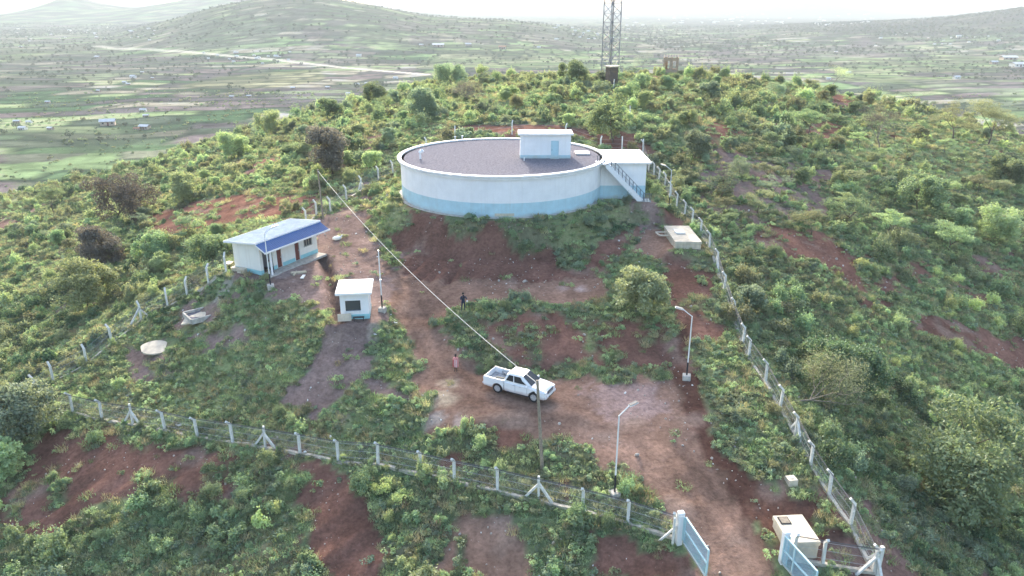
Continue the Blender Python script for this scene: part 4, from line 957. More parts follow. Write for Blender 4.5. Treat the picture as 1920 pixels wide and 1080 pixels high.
head_bits(per, Vector((0,-.02,1.68))*.84, .84); fingers(per, Vector((-.2,-.12,.92))*.84, Vector((-.26,-.09,.80))*.84, (1,0,0), .84)
# person sitting in the open bay of the long building
ps = dict(pel=(0,0,.50), wai=(0,.0,.66), che=(0,-.03,.86), nek=(0,-.05,1.02), hd0=(0,-.06,1.10), hd1=(0,-.08,1.20), hd2=(0,-.07,1.28), ls=(.18,-.04,.95), le=(.25,-.16,.72), lw=(.16,-.36,.62), lh=(.13,-.43,.60),
          rs=(-.18,-.04,.95), re=(-.25,-.14,.72), rw=(-.17,-.36,.62), rh=(-.14,-.43,.60), lp=(.10,-.05,.48), lk=(.13,-.45,.50), la=(.13,-.42,.09), lt=(.14,-.56,.04), rp=(-.10,-.05,.48), rk=(-.13,-.45,.50), ra=(-.14,-.40,.09), rt=(-.15,-.54,.04))
P_, E_, R_ = joints(ps)
fw = Matrix.Rotation(BZ, 4, 'Z') @ Vector((.85, -.15, .1)); sp = Vector((-24.2, 67.4, 3.4)) + fw
per = figure('person', sp, BZ, P_, E_, R_, 'person in a grey green top sitting in the open bay of the long building', lambda c: 0 if c.z > 1.06 else (2 if c.z < .12 else (3 if c.z > .6 and c.y > -.34 else (1 if c.z < .58 else 0))))
head_bits(per, (0,-.08,1.20)); fingers(per, (.16,-.36,.62), (.13,-.43,.60), (0,0,-1)); fingers(per, (-.17,-.36,.62), (-.14,-.43,.60), (0,0,-1))
st_ = empty('stool', sp, BZ, 'low dark stool under the person sitting in the open bay', 'stool')
MB().box((0,0,.37),(.36,.34,.05)).build('seat', M['wood'], st_)
for x_ in (-.14,.14):
    for y_ in (-.13,.13): MB().box((x_,y_,.17),(.04,.04,.35)).build('leg', M['wood'], st_)
# small things lying about
p = g(632, 450); b = MB(); b.ball((0,0,.22), .42, (1.25,.7,.62)); b.bar((.42,.05,.28),(.62,.1,.52),.12,.05,n=8); sk = b.build('sack', M['litter'], loc=p, smooth=True, rz=R(20))
tag(sk, 'tied white sack lying on bare ground between building and tank', 'sack')
pts_ = [(580,480,.55,.03),(575,487,.5,.05),(560,512,.9,.12),(568,520,.6,.1),(552,516,.35,.15),(372,628,.16,.12),(742,607,.2,.1),(572,850,.22,.2),(335,797,.45,.12),(703,628,.3,.08),(1258,362+8,.5,.3),(1141,557,.18,.15),(869+5,570,.01,.01)]
nm = ['flat pale board lying at the far end of the porch','second pale board lying beside the porch end','pale split log lying in front of the porch','short pale plank piece lying next to the split log','small white scrap lying left of the split log','small white scrap lying below the broken slab','white scrap lying below the lamp right of the guard hut','round white stone lying just inside the front fence','flat white stone lying behind the front fence on the left','thin white scrap lying below the guard hut yard','large pale boulder lying beside the bottom of the outside stair','white scrap lying at the right end of the terrace']
for (px, py, s_, h_), l in zip(pts_[:12], nm):
    p = g(px, py); cat = 'board' if 'board' in l or 'plank' in l else ('log' if 'log' in l else ('rock' if 'stone' in l or 'boulder' in l else 'litter'))
    b = MB()
    if cat in ('rock',): b.ball((0,0,h_*.4), s_*.6, (1,.9,h_/s_ if h_/s_ > .4 else .4)); 
    else: b.box((0,0,h_*.5+.02),(s_*1.6,s_*.45,h_),random.random()*3,bev=.01)
    for v in b.b.verts: v.co += Vector([random.uniform(-.04,.04)*s_ for _ in range(3)])
    tag(b.build({'board':'board','log':'log','rock':'rock','litter':'scrap'}[cat], M['litter' if cat != 'log' else 'bedwood'], loc=p), l, cat)

# ---------------------------------------------------------------- radio mast and kiosk on the ridge
TB = g(1143, 146); TS = 2.9; TA = R(31)
mast = empty('lattice_mast', TB, TA, 'tall steel lattice mast standing on the ridge behind the tank', 'mast')
TH = 42; bay = 2.1; cs = [(-TS/2,-TS/2),(TS/2,-TS/2),(TS/2,TS/2),(-TS/2,TS/2)]
leg = MB().bar((0,0,-1),(0,0,TH),.12,n=6).data('leg', M['steel'])
for c_ in cs: link('leg', leg, mast, (*c_, 0))
dg_ = MB().bar((-TS/2,0,0),(TS/2,0,bay),.085,n=4).data('brace', M['steel']); hz_ = MB().bar((-TS/2,0,0),(TS/2,0,0),.05,n=4).data('girt', M['steel'])
for k in range(int(TH/bay)):
    for q in range(4):
        a = q * math.pi/2; cpos = (TS/2*math.sin(a), -TS/2*math.cos(a), k*bay)
        link('brace', dg_, mast, cpos, a + (math.pi if k % 2 else 0))
        link('girt', hz_, mast, cpos, a)
MB().bar((.2,.2,0),(.2,.2,TH),.06,n=6).bar((-.1,.2,0),(-.1,.2,TH),.06,n=6).build('feeder_cable', M['black'], mast)['kind'] = 'stuff'
kp = g(1146, 163); kz = TB.z
kk = empty('kiosk', kp, R(20), 'narrow dark block kiosk with a flat cap below the lattice mast', 'kiosk')
MB().box((0,0,1.9),(1.9,1.9,4.2)).build('wall', M['bark'], kk); MB().box((0,0,4.1),(2.5,2.5,.25)).build('cap', M['palecon'], kk)
rp_ = g(1256, 141); ru = empty('ruined_house', rp_, R(-12), 'roofless brown brick shell with open windows on the ridge', 'building')
walls(ru, 3.6, 4.4, 0, 4.0, M['brick'], [(.5,1.5,1.4,3.3),(2.1,3.1,1.4,3.3)], name='wall', back=False)
b_ = MB()
for (a_, c_, e_, f_) in [(.2,1.0,0,4),(1.8,2.2,0,4),(3.0,3.4,0,4),(1.0,1.8,0,1.3),(2.2,3.0,0,1.3)]: b_.box(((a_+c_)/2,4.3,(e_+f_)/2),(c_-a_,.2,f_-e_))
b_.build('back_wall', M['brick'], ru)
for k in range(6): MB().sqbar((.1+k*.68,-.4,4.1),(.1+k*.68,4.7,4.5),.12).build('rafter', M['wood'], ru)
ru.location.x -= 1.8
p = g(1192, 134); wb = empty('low_wall', p, R(5), 'low pale wall stub in bushes between mast and brick shell', 'wall')
MB().box((0,0,.4),(2.0,.3,1.3)).build('wall_face', M['slab'], wb); MB().box((2.6,.1,.3),(3.2,.25,.5)).build('wall_base', M['palecon'], wb)

LM = [(941,300,'the round tank'),(1170,330,'the valve room'),(510,470,'the long building'),(662,560,'the guard hut'),(970,720,'the white pickup'),(1282,445,'the long beige chamber'),(1490,1000,'the gate chamber'),(1300,1030,'the left gate leaf'),
      (1152,860,'the lamp nearest the gate'),(1288,650,'the lamp on red soil'),(1258,350,'the far lamp'),(508,530,'the long building lamp'),(870,570,'the dark clothed person'),(855,690,'the pink clothed person'),(290,655,'the round concrete disc'),
      (375,595,'the square pit'),(1010,920,'the braced post near the pole'),(498,825,'the middle braced front post'),(250,785,'the left braced front post'),(1525,650,'the big dark thorn tree'),(1845,850,'the largest bushy tree'),
      (1500,470,'the red clearing'),(1810,640,'the long red strip'),(1145,140,'the mast kiosk'),(1256,125,'the brick shell'),(1560,140,'the bright ridge tree'),(1720,170,'the flat topped ridge acacia'),(1850,230,'the forked acacia'),(1650,240,'the bare twiggy tree'),
      (625,280,'the grey brown tree'),(215,380,'the large dark tree'),(430,400,'the bare red patch'),(842,140,'the fluffy ridge tree'),(1150,220,'the tall green bushy tree'),(1195,530,'the yellow green bushy tree'),(50,760,'the tree over the fence corner'),(165,520,'the bright bushy tree'),
      (203,233,'the long tin farmhouse'),(272,240,'the round tree house'),(50,235,'the left edge hamlet'),(742,147,'the bright white house'),(942,88,'the red gabled house'),(822,86,'the brown house row'),(1793,146,'the flat tree white house'),(1895,115,'the long white sheds'),(480,112,'the pale far road'),(1590,137,'the hut in the green strip'),
      (640,980,'the lower centre red gully'),(950,1030,'the bottom bare track'),(1200,1050,'the red bank left of the gate'),(250,960,'the ribbed bare slope'),(1462,768,'the right fence double post'),(1395,648,'the fence beside the thorn tree'),(1340,850,'the road bend')]
def place(px, py, far=False):
    pool = LM[37:48] if far else LM[:37] + LM[48:]
    q = min(pool, key=lambda l: (l[0]-px)**2 + ((l[1]-py)*1.4)**2); dx = px - q[0]; dy = (py - q[1]) * 1.4; d = math.hypot(dx, dy)
    a = math.degrees(math.atan2(-dy, dx)) % 360
    s = ['right of','upper right of','above','upper left of','left of','lower left of','below','lower right of'][int((a + 22.5) // 45) % 8]
    return ('just ' if d < 50 else '' if d < 105 else 'well ') + s + ' ' + q[2]
def proj(p):
    d = depth(p); return 960 + p.x / d * FPX, 540 - (p.y * math.sin(PITCH) + (p.z - CAMZ) * math.cos(PITCH)) / d * FPX
# ---------------------------------------------------------------- houses out on the plain
def house_proto(kind):
    b = MB().box((0,0,1.25),(8,5,2.6)); wl = b.data('wall', M['mudwall' if kind != 1 else 'cream'])
    r = MB(); r.prism([(-4.5,-3.0,2.45),(-4.5,0,3.9),(-4.5,0,4.0),(-4.5,-3.0,2.55)], (9,0,0)); r.prism([(-4.5,3.0,2.45),(-4.5,0,3.9),(-4.5,0,4.0),(-4.5,3.0,2.55)], (9,0,0))
    return wl, r.data('roof', M['tin' if kind < 2 else 'tinrust']), MB().box((0,0,1),(1,.08,2)).data('door', M['brown']), MB().box((0,0,1.5),(1,.08,.9)).data('window', M['dark'])
HP = [house_proto(k) for k in range(3)]
def house(px, py, wpx, kind, label, group=None, detail=True):
    p = g(px, py)
    if p.y < 330: return None
    s_ = wpx * mpp(p) / 9.0; s_ = min(max(s_, .5), 3.2)
    e = empty('farmhouse', p, random.uniform(-.35,.35), label, 'house', group); e.scale = (s_, s_ * random.uniform(.8,1.1), min(s_, 1.6))
    wl, rf, dr, wn = HP[kind]
    link('wall', wl, e); link('roof', rf, e)
    if detail:
        link('door', dr, e, (.3,-2.53,0)); link('window', wn, e, (-2.4,-2.53,0)); link('window', wn, e, (2.6,-2.53,0))
    return e
NH = [(203,235,28,0,'long tin roofed farmhouse in the left plain below the dark tree line'),(272,242,20,0,'tin roofed house beside a round tree left on the plain'),(257,244,12,2,'small rusty roofed hut left of the house beside the round tree'),
      (269,209,13,1,'pale gabled house farther up from the long farmhouse'),(274,219,11,0,'small house just in front of the pale gabled house'),(32,230,12,0,'leftmost tin roofed hut of the hamlet at the left edge'),
      (55,231,11,1,'pale hut right of the leftmost hut at the left edge'),(43,243,15,1,'lower white hut in the hamlet at the left edge'),(95,243,9,0,'tin hut standing right of the left edge hamlet'),
      (742,148,10,1,'bright white house below the pale road left of the tank'),(942,92,14,2,'red gabled house in the green field above the tank'),(822,88,22,0,'low brown house row beside dark fields above the tank'),
      (1793,148,14,1,'white house under a flat tree beyond the right ridge'),(1890,112,28,0,'long white roofed sheds at the far right edge'),(1907,125,26,1,'lower white roofed sheds at the far right edge'),(1863,120,14,0,'small shed left of the long white roofed sheds'),
      (1797,70,9,1,'white house alone on the dark right hill'),(1590,138,10,1,'white hut in the green strip beyond the bright ridge tree'),(1553,149,9,1,'white tank shaped hut beside the bright ridge tree')]
for a in NH: house(*a)
for (px, py, wp) in [(90,193,9),(185,172,9),(234,156,9),(241,159,6),(250,146,12),(267,137,6),(287,148,6),(183,109,10),(550,167,10),(435,183,7),(467,182,7),(615,166,10),(40,90,8),(182,72,8),(247,61,7),(518,107,9),(443,101,9),(688,158,8),(670,159,6),(692,175,8),(653,177,9),(673,106,10),(878,86,12),(1567,99,7),(790,86,8),(1010,90,7)]:
    house(px, py, wp, random.choice([0,0,1]), 'small tin roofed farmhouse ' + place(px, py, True), 'small far farmhouses', py > 130)
def town(n, x0, x1, y0, y1, label, group):
    for i in range(n):
        px = random.uniform(x0, x1); py = random.uniform(y0, y1)
        house(px, py, random.uniform(3, 7), random.choice([0,1,1]), label, group, False)
town(80, 1170, 1640, 26, 50, 'tiny white house of the hazy town on the horizon', 'houses of the hazy town')
town(26, 20, 330, 52, 78, 'tiny white house in the village strip at the foot of the cone hill', 'houses of the far left village')
town(22, 1020, 1180, 48, 75, 'tiny pale house among the terraces left of the mast', 'houses among the terraces')
town(16, 380, 560, 98, 120, 'tiny house in the strip along the pale far road', 'houses along the far road')
town(18, 1640, 1900, 60, 90, 'tiny pale house at the foot of the dark right hill', 'houses below the right hill')
# ---------------------------------------------------------------- leaves
def leaf_quads(cen, size, nrm=None, up=.35, asp=.55):
    """one bent-free leaf face per centre, in random attitude"""
    n = len(cen); d = rng.normal(size=(n, 3)); d[:, 2] += up * (1 if nrm is None else 0)
    if nrm is not None: d = d * .8 + nrm * .9
    d /= np.linalg.norm(d, axis=1)[:, None] + 1e-9
    t = np.cross(d, rng.normal(size=(n, 3))); t /= np.linalg.norm(t, axis=1)[:, None] + 1e-9; b = np.cross(d, t)
    s = np.asarray(size)[:, None] if np.ndim(size) else size
    a = t * s * .5; c = b * s * .5 * asp
    V = np.stack([cen - a, cen - c * 1.0 + a * .1, cen + a, cen + c * 1.0 + a * .1], 1).reshape(-1, 3)
    return V, np.arange(4 * n).reshape(n, 4)
def tubes_np(segs, sides=4):
    V, F = [], []
    for (p, q, r0, r1) in segs:
        p = np.array(p, float); q = np.array(q, float); d = q - p; L = np.linalg.norm(d)
        if L < 1e-5: continue
        d /= L; s = np.cross(d, [.3,.2,1.0]) ; s /= np.linalg.norm(s) + 1e-9; u = np.cross(s, d); k = len(V)
        for (c, r_) in ((p, r0), (q, r1)):
            for t in range(sides):
                a = 2 * math.pi * t / sides; V.append(c + (s * math.cos(a) + u * math.sin(a)) * r_)
        for t in range(sides): t2 = (t+1) % sides; F.append((k+t, k+t2, k+sides+t2, k+sides+t))
    return np.array(V), np.array(F)
def bush_mesh(name, m, r=1.0, h=.9, nsub=9, nleaf=900, leaf=.12, seed=0, spiky=.0):
    """low leafy growth: several uneven clumps, each a cloud of leaves, gaps between them"""
    global rng
    rng = np.random.default_rng(seed)
    C_ = []; N_ = []; Z = []
    for k in range(nsub):
        a = rng.uniform(0, 6.283); rr = r * math.sqrt(rng.uniform(0, 1)) * .75; hh = h * rng.uniform(.45, 1.0) * (1 - .45 * (rr / r) ** 2)
        cr = r * rng.uniform(.22, .42); n = int(nleaf / nsub)
        d = rng.normal(size=(n, 3)); d /= np.linalg.norm(d, axis=1)[:, None]; d[:, 2] = np.abs(d[:, 2]) * 1.1 - .25
        q = rng.uniform(.45, 1.0, n) ** .6
        lump = 1 + .35 * np.sin(d[:, 0] * 7 + k) * np.cos(d[:, 1] * 6 + k * 2)
        P = d * (q * lump)[:, None] * np.array([cr, cr, cr * .9]) + np.array([math.cos(a) * rr, math.sin(a) * rr, hh - cr * .35])
        if spiky: P[:, 2] += rng.exponential(.12 * spiky, n) * (d[:, 2] > .2)
        P[:, 2] = np.maximum(P[:, 2], .03); C_.append(P); N_.append(d); Z.append(np.full(n, rng.uniform(0, .6)) + rng.uniform(0, .4, n))
    P = np.concatenate(C_); N = np.concatenate(N_); T = np.concatenate(Z)
    V, F = leaf_quads(P, leaf * rng.uniform(.6, 1.4, len(P)), N)
    tone = np.repeat(T, 4)
    return mesh_np(name, V, F, m, tone)
def tuft_mesh(name, m, n=46, h=.35, r=.3, seed=0):
    g_ = np.random.default_rng(seed); V, F, T = [], [], []
    for i in range(n):
        a = g_.uniform(0, 6.28); q = r * math.sqrt(g_.uniform()); b = np.array([q*math.cos(a), q*math.sin(a), 0]); l = np.array([g_.normal()*.16, g_.normal()*.16, h*g_.uniform(.5,1.1)])
        w_ = np.array([math.cos(a+1.5), math.sin(a+1.5), 0]) * .022; k = len(V)
        V += [b - w_, b + w_, b + l*.6 + w_*.7, b + l]; F.append((k, k+1, k+2, k+3)); T += [g_.uniform()] * 4
    return mesh_np(name, np.array(V), np.array(F), m, T)
def tree_meshes(kind, H=5.0, W=5.0, seed=0, m='mid', lean=0, dens=1.0):
    """trunk with recursive limbs and a crown of leaf sprays at the twig ends; H, W in metres"""
    global rng
    rng = np.random.default_rng(seed); segs = []; tips = []
    def grow(p, d, L, r, lvl, maxl):
        n = 2 if lvl else 3
        for i in range(n):
            dd = d + rng.normal(size=3) * .16; dd /= np.linalg.norm(dd); q = p + dd * L / n
            segs.append((p, q, r, r * .8)); p = q; r *= .8; d = dd
        if lvl >= maxl: tips.append(p); return
        k = rng.integers(2, 4) + (1 if lvl == 0 else 0)
        a0 = rng.uniform(0, 6.28)
        for i in range(k):
            a = a0 + i * 6.283 / k + rng.normal() * .3
            sp = {'acacia': .95, 'dense': .8, 'bare': .8, 'upright': .45}[kind] * rng.uniform(.7, 1.25)
            nd = d * math.cos(sp) + np.array([math.cos(a), math.sin(a), .15 if kind == 'acacia' else .3]) * math.sin(sp); nd[2] = max(nd[2], .12); nd /= np.linalg.norm(nd)
            grow(p, nd, L * rng.uniform(.62, .9), r * .72, lvl + 1, maxl)
            if lvl >= 1 and rng.uniform() < .5: tips.append(p + nd * L * .4)
    d0 = np.array([lean, 0, 1.0]); d0 /= np.linalg.norm(d0)
    grow(np.array([0,0,-.2]), d0, 1.0, .11, 0, 3 if kind != 'bare' else 4)
    tips = np.array(tips)
    if kind == 'dense': lw = tips[rng.uniform(size=len(tips)) < .6] * rng.uniform(.85, 1.2, 3); tips = np.concatenate([tips, lw * np.array([1.08, 1.08, .62]), lw[::3] * np.array([1.0, 1.0, .35])])
    allp = np.array([s[1] for s in segs]); zmax = tips[:, 2].max(); xm = np.abs(tips[:, :2] - tips[:, :2].mean(0)).max()
    sx = W / 2 * .85 / xm; sz = H * .88 / zmax
    sc = np.array([sx, sx, sz]); th = (sx + sz) / 2 * .5
    segs = [(p * sc, q * sc, r0 * th + .012, r1 * th + .010) for (p, q, r0, r1) in segs]; tips = tips * sc
    Vt, Ft = tubes_np(segs, 5)
    P, T = [], []
    nl = {'acacia': 110, 'dense': 105, 'bare': 42, 'upright': 120}[kind] * dens
    for t in tips:
        n = int(nl * rng.uniform(.6, 1.4)); rx = W * {'acacia': .13, 'dense': .115, 'bare': .12, 'upright': .15}[kind] * rng.uniform(.7, 1.3); rz_ = rx * {'acacia': .32, 'dense': .85, 'bare': .6, 'upright': 1.0}[kind]
        d = rng.normal(size=(n, 3)); d /= np.linalg.norm(d, axis=1)[:, None]; q = rng.uniform(.3, 1, n) ** .5
        P.append(t + d * q[:, None] * np.array([rx, rx, rz_]) + [0, 0, rz_ * .3]); T.append(np.full(n, rng.uniform(0, .6)) + rng.uniform(0, .4, n))
    P = np.concatenate(P); T = np.concatenate(T); lf = {'acacia': .19, 'dense': .25, 'bare': .13, 'upright': .22}[kind] * min((max(H, 2.5) / 5) ** .5, 1.0)
    V, F = leaf_quads(P, lf * rng.uniform(.6, 1.4, len(P)), asp={'acacia': .35, 'dense': .6, 'bare': .3, 'upright': .5}[kind], up=.8)
    if kind == 'bare': pass
    return mesh_np('trunk', Vt, Ft, M['bark' if kind != 'bare' else 'palebark'], smooth=True), mesh_np('crown', V, F, LEAF[m], np.repeat(T, 4))
_tc = {}
def tree(px, py, hpx, wpx, kind, m, label, group=None, lean=0, variant=None, at=None, cat='tree', name=None):
    p = g(px, py) if at is None else at
    k_ = mpp(p); H = hpx * k_ / .96; W = wpx * k_
    key = (kind, m, round(lean, 1), (variant if variant is not None else random.randint(0, 3)), round(W / H, 0) if W / H > .8 else .6)
    if variant == 'own' or key not in _tc:
        hh, ww = (H, W) if variant == 'own' else (5.0, 5.0 * key[4])
        t_ = (tree_meshes(kind, hh, ww, int(px) if variant == 'own' else len(_tc) + 11, m, lean, min(2.6, max(1.0, (ww / 5) ** 1.5)) if variant == 'own' else 1.0), hh, ww)
        if variant != 'own': _tc[key] = t_
    else: t_ = _tc[key]
    (tk, cr), hh, ww = t_
    nmn = name or {'acacia': 'acacia_tree', 'dense': 'leafy_tree', 'bare': 'bare_tree', 'upright': 'leafy_tree'}[kind]
    e = empty(nmn, p, random.uniform(0, 6.28) if not lean else lean_rz, label, cat, group)
    e.scale = (W / ww, W / ww, H / hh)
    link('trunk', tk, e); link('crown', cr, e)
    return e
lean_rz = 0
TREES = [(625,330,92,98,'dense','brown','dark grey brown tree standing behind the upper wooden pole'),
 (215,432,104,122,'dense','brown','large dark tree on the left slope above the bare red patch'),
 (182,506,84,98,'dense','brown','dark brown bare looking tree below the large dark tree on the left slope'),
 (1150,268,96,76,'dense','mid','tall green bushy tree standing behind the valve room'),
 (1528,712,92,150,'dense','dark','big dark green thorn bush tree outside the right fence'),
 (1850,935,205,250,'dense','mid','largest bright green bushy tree filling the lower right slope'),
 (1195,584,92,112,'dense','olive','yellow green bushy tree at the right end of the terrace'),
 (1852,272,88,104,'acacia','olive','spreading acacia with forked trunk at the upper right edge'),
 (1788,262,72,84,'acacia','olive','smaller acacia left of the spreading acacia at the upper right'),
 (1722,196,44,84,'acacia','greygreen','flat topped acacia alone on the right ridge'),
 (1650,282,88,96,'bare','brown','bare grey brown twiggy tree on the upper right slope'),
 (1515,258,66,74,'acacia','mid','thin single trunk acacia beside the red path at the upper right'),
 (1560,160,40,38,'upright','yellow','bright yellow green tree on the right ridge line'),
 (1525,158,28,50,'acacia','mid','low wide acacia left of the bright ridge tree'),
 (1628,180,30,52,'acacia','greygreen','leaning flat acacia right of the bright ridge tree'),
 (842,164,48,70,'dense','greygreen','fluffy grey green tree on the ridge left above the tank'),
 (896,200,56,86,'bare','brown','brown bare acacia with bent trunk on the ridge above the tank'),
 (914,156,38,30,'upright','light','small upright bright tree right of the fluffy ridge tree'),
 (1060,160,52,60,'dense','mid','dark green round tree on the ridge left of the mast'),
 (1208,132,36,46,'dense','greygreen','grey green tree on the ridge between mast and brick shell'),
 (612,228,50,48,'dense','mid','round bush tree on the left skyline of the hill'),
 (790,222,66,64,'dense','greygreen','grey green tree left of the ridge above the tank rim'),
 (100,405,60,66,'acacia','mid','thin forked acacia near the left edge halfway up'),
 (345,380,56,72,'dense','light','pale green bushy tree between the dark tree and the red patch'),
 (165,578,92,120,'dense','light','bright yellow green bushy tree on the left slope'),
 (52,818,104,140,'dense','greygreen','grey green tree growing over the left fence corner'),
 (12,905,92,78,'dense','light','bright leafy tree at the lower left edge'),
 (1420,398,48,64,'acacia','olive','small acacia with thin dark trunk above the red clearing'),
 (1590,425,62,82,'acacia','mid','umbrella acacia on the middle of the right slope'),
 (1520,440,52,70,'acacia','olive','pale umbrella acacia left of the middle umbrella acacia'),
 (1662,450,60,72,'acacia','light','bright umbrella acacia right of the middle umbrella acacia'),
 (1775,480,64,84,'acacia','light','rounded pale acacia above the long red strip'),
 (1352,372,52,68,'acacia','greygreen','grey acacia shading dark ground right of the fence'),
 (1452,372,46,62,'acacia','greygreen','grey acacia up the slope beyond the dark shaded ground'),
 (740,496,24,48,'acacia','mid','dwarf flat acacia beside the lamp right of the guard hut'),
 (1396,580,44,62,'dense','greygreen','blue grey shrub tree touching the right fence'),
 (1720,400,70,92,'dense','mid','dense bush tree on the right slope above the pale acacia'),
 (1850,440,60,84,'dense','light','bright bush tree near the right edge halfway up'),
 (1880,350,56,80,'dense','mid','green bush tree under the forked acacia at the right edge'),
 (1300,300,56,64,'dense','greygreen','grey green bush tree behind the far lamp'),
 (700,200,48,58,'dense','mid','green bush tree on the skyline left of the tank'),
 (520,250,46,60,'dense','light','bright bush tree on the left skyline slope'),
 (440,300,50,66,'dense','light','bright bush tree lower on the left skyline slope'),
 (380,500,60,90,'dense','mid','green bush tree left of the long building'),
 (280,490,54,80,'dense','mid','green bush tree between the dark trees and the long building')]
for t in TREES: tree(t[0], t[1], t[2] * (.85 if t[1] < 260 else .98), t[3] * 1.05, *t[4:], variant='own')
lean_rz = 0
tree(1478, 752, 96, 205, 'bare', 'olive', 'feathery olive thorn tree leaning out beside the right fence', lean=.9, variant='own')
# more trees of the slope that nothing tells apart
rt = random.Random(5); placed = [(g(t[0], t[1]).x, g(t[0], t[1]).y) for t in TREES]
ZN = [((1330,1910),(200,440),64,'umbrella acacia among many on the upper right slope','acacias of the right slope',['acacia','acacia','dense'],['mid','olive','greygreen','light']),
      ((20,420),(330,520),34,'rounded bush tree among many on the left slope','bush trees of the left slope',['dense','dense','acacia'],['mid','light','olive','greygreen']),
      ((430,760),(185,320),30,'rounded bush tree among many on the skyline left of the tank','bush trees left of the tank',['dense','acacia','dense'],['mid','light','greygreen']),
      ((800,1330),(150,240),34,'rounded bush tree among many on the ridge behind the tank','bush trees behind the tank',['dense','acacia','dense'],['mid','light','olive','greygreen']),
      ((1330,1800),(150,215),20,'small ridge tree among many on the right ridge','small trees of the right ridge',['acacia','dense'],['mid','olive','greygreen'])]
for (xr, yr, n, lb, gr, ks, ms) in ZN:
    c_ = 0; tr_ = 0
    while c_ < n and tr_ < 2000:
        tr_ += 1; px = rt.uniform(*xr); py = rt.uniform(*yr); p = g(round(px), round(py))
        if p.y > 235 or p.z < -34: continue
        if min((p.x-a)**2 + (p.y-b)**2 for a, b in placed) < 14: continue
        if float(cover(np.array([p.x]), np.array([p.y]))[0][0]) > .7: continue
        if math.hypot(p.x-TCX, p.y-TCY) < 17: continue
        placed.append((p.x, p.y)); hm_ = rt.uniform(1.5, 3.3); k_ = mpp(p)
        kd, mm_ = rt.choice(ks), rt.choice(ms); TN = dict(mid='green', olive='olive', greygreen='grey green', light='pale green')[mm_]
        tree(0, 0, hm_ / k_, hm_ * rt.uniform(1.0, 1.6) / k_, kd, mm_, '%s %s %s %s' % ('large' if hm_ > 2.7 else 'small', TN, 'umbrella acacia' if kd == 'acacia' else 'rounded bush tree', place(*proj(p))), gr, at=p, variant=rt.randint(0, 1)); c_ += 1

# ---------------------------------------------------------------- undergrowth
PC = bpy.data.collections.new('plant_patterns')      # patterns only; their copies stand in the scene
def proto(data): o = bpy.data.objects.new('pattern_%02d' % len(PC.objects), data); PC.objects.link(o); return o
PB = {}
for mi, m_ in enumerate(['light', 'yellow', 'mid', 'dark', 'olive', 'greygreen']):
    PB[m_] = []
    for v in range(4):
        me_ = bush_mesh('shrub', LEAF[m_], 1.0, [.95, 1.35, .5, .8][v], [9, 13, 16, 6][v], [1300, 1500, 1300, 900][v], [.16, .15, .12, .19][v], 100 + mi * 7 + v, spiky=[.3, 1.4, .5, .9][v])
        PB[m_].append(len(PC.objects)); proto(me_)
PT = []
for mi, (m_, h_) in enumerate([('grass', .32), ('drygrass', .42), ('light', .26), ('mid', .28)]):
    PT.append(len(PC.objects)); proto(tuft_mesh('grass_tuft', LEAF[m_], 70, h_, .5, 50 + mi))
PW = []
for mi, m_ in enumerate(['light', 'mid', 'greygreen', 'olive']):
    PW.append(len(PC.objects)); proto(bush_mesh('weed', LEAF[m_], .5, .35, 5, 170, .11, 300 + mi))
PS = len(PC.objects); b = MB().ball((0,0,.05), .12, (1,.8,.6), 1); proto(b.data('pebble', M['stone']))
b = MB().ball((0,0,.05), .12, (1,.7,.5), 1); proto(b.data('pebble', M['litter']))

def instancer(name, pts, idx, scl, rot, label):
    me = bpy.data.meshes.new(name); pts = np.asarray(pts, np.float32)
    me.vertices.add(len(pts)); me.vertices.foreach_set('co', pts.ravel())
    a = me.attributes.new('idx', 'INT', 'POINT'); a.data.foreach_set('value', np.asarray(idx, np.int32))
    a = me.attributes.new('scl', 'FLOAT_VECTOR', 'POINT'); a.data.foreach_set('vector', np.asarray(scl, np.float32).ravel())
    a = me.attributes.new('rot', 'FLOAT_VECTOR', 'POINT'); a.data.foreach_set('vector', np.asarray(rot, np.float32).ravel())
    o = link(name, me); o['kind'] = 'stuff'; o['label'] = label
    ng = bpy.data.node_groups.new(name, 'GeometryNodeTree')
    ng.interface.new_socket('Geometry', in_out='INPUT', socket_type='NodeSocketGeometry'); ng.interface.new_socket('Geometry', in_out='OUTPUT', socket_type='NodeSocketGeometry')
    N = ng.nodes.new; L = ng.links.new
    i_ = N('NodeGroupInput'); o_ = N('NodeGroupOutput'); ip = N('GeometryNodeInstanceOnPoints'); ci = N('GeometryNodeCollectionInfo')
    ci.inputs[0].default_value = PC; ci.inputs['Separate Children'].default_value = True; ci.inputs['Reset Children'].default_value = True
    m2p = N('GeometryNodeMeshToPoints')
    L(i_.outputs[0], m2p.inputs['Mesh']); L(m2p.outputs[0], ip.inputs['Points']); L(ci.outputs[0], ip.inputs['Instance']); ip.inputs['Pick Instance'].default_value = True
    for nm_, ty, sock in (('idx', 'INT', 'Instance Index'), ('scl', 'FLOAT_VECTOR', 'Scale'), ('rot', 'FLOAT_VECTOR', 'Rotation')):
        na_ = N('GeometryNodeInputNamedAttribute'); na_.data_type = ty; na_.inputs['Name'].default_value = nm_
        src = next(s for s in na_.outputs if s.enabled and s.name == 'Attribute')
        if nm_ == 'rot':
            e2 = N('FunctionNodeEulerToRotation'); L(src, e2.inputs[0]); src = e2.outputs[0]
        L(src, ip.inputs[sock])
    L(ip.outputs[0], o_.inputs[0])
    md = o.modifiers.new('scatter', 'NODES'); md.node_group = ng
    return o
rg = np.random.default_rng(99)
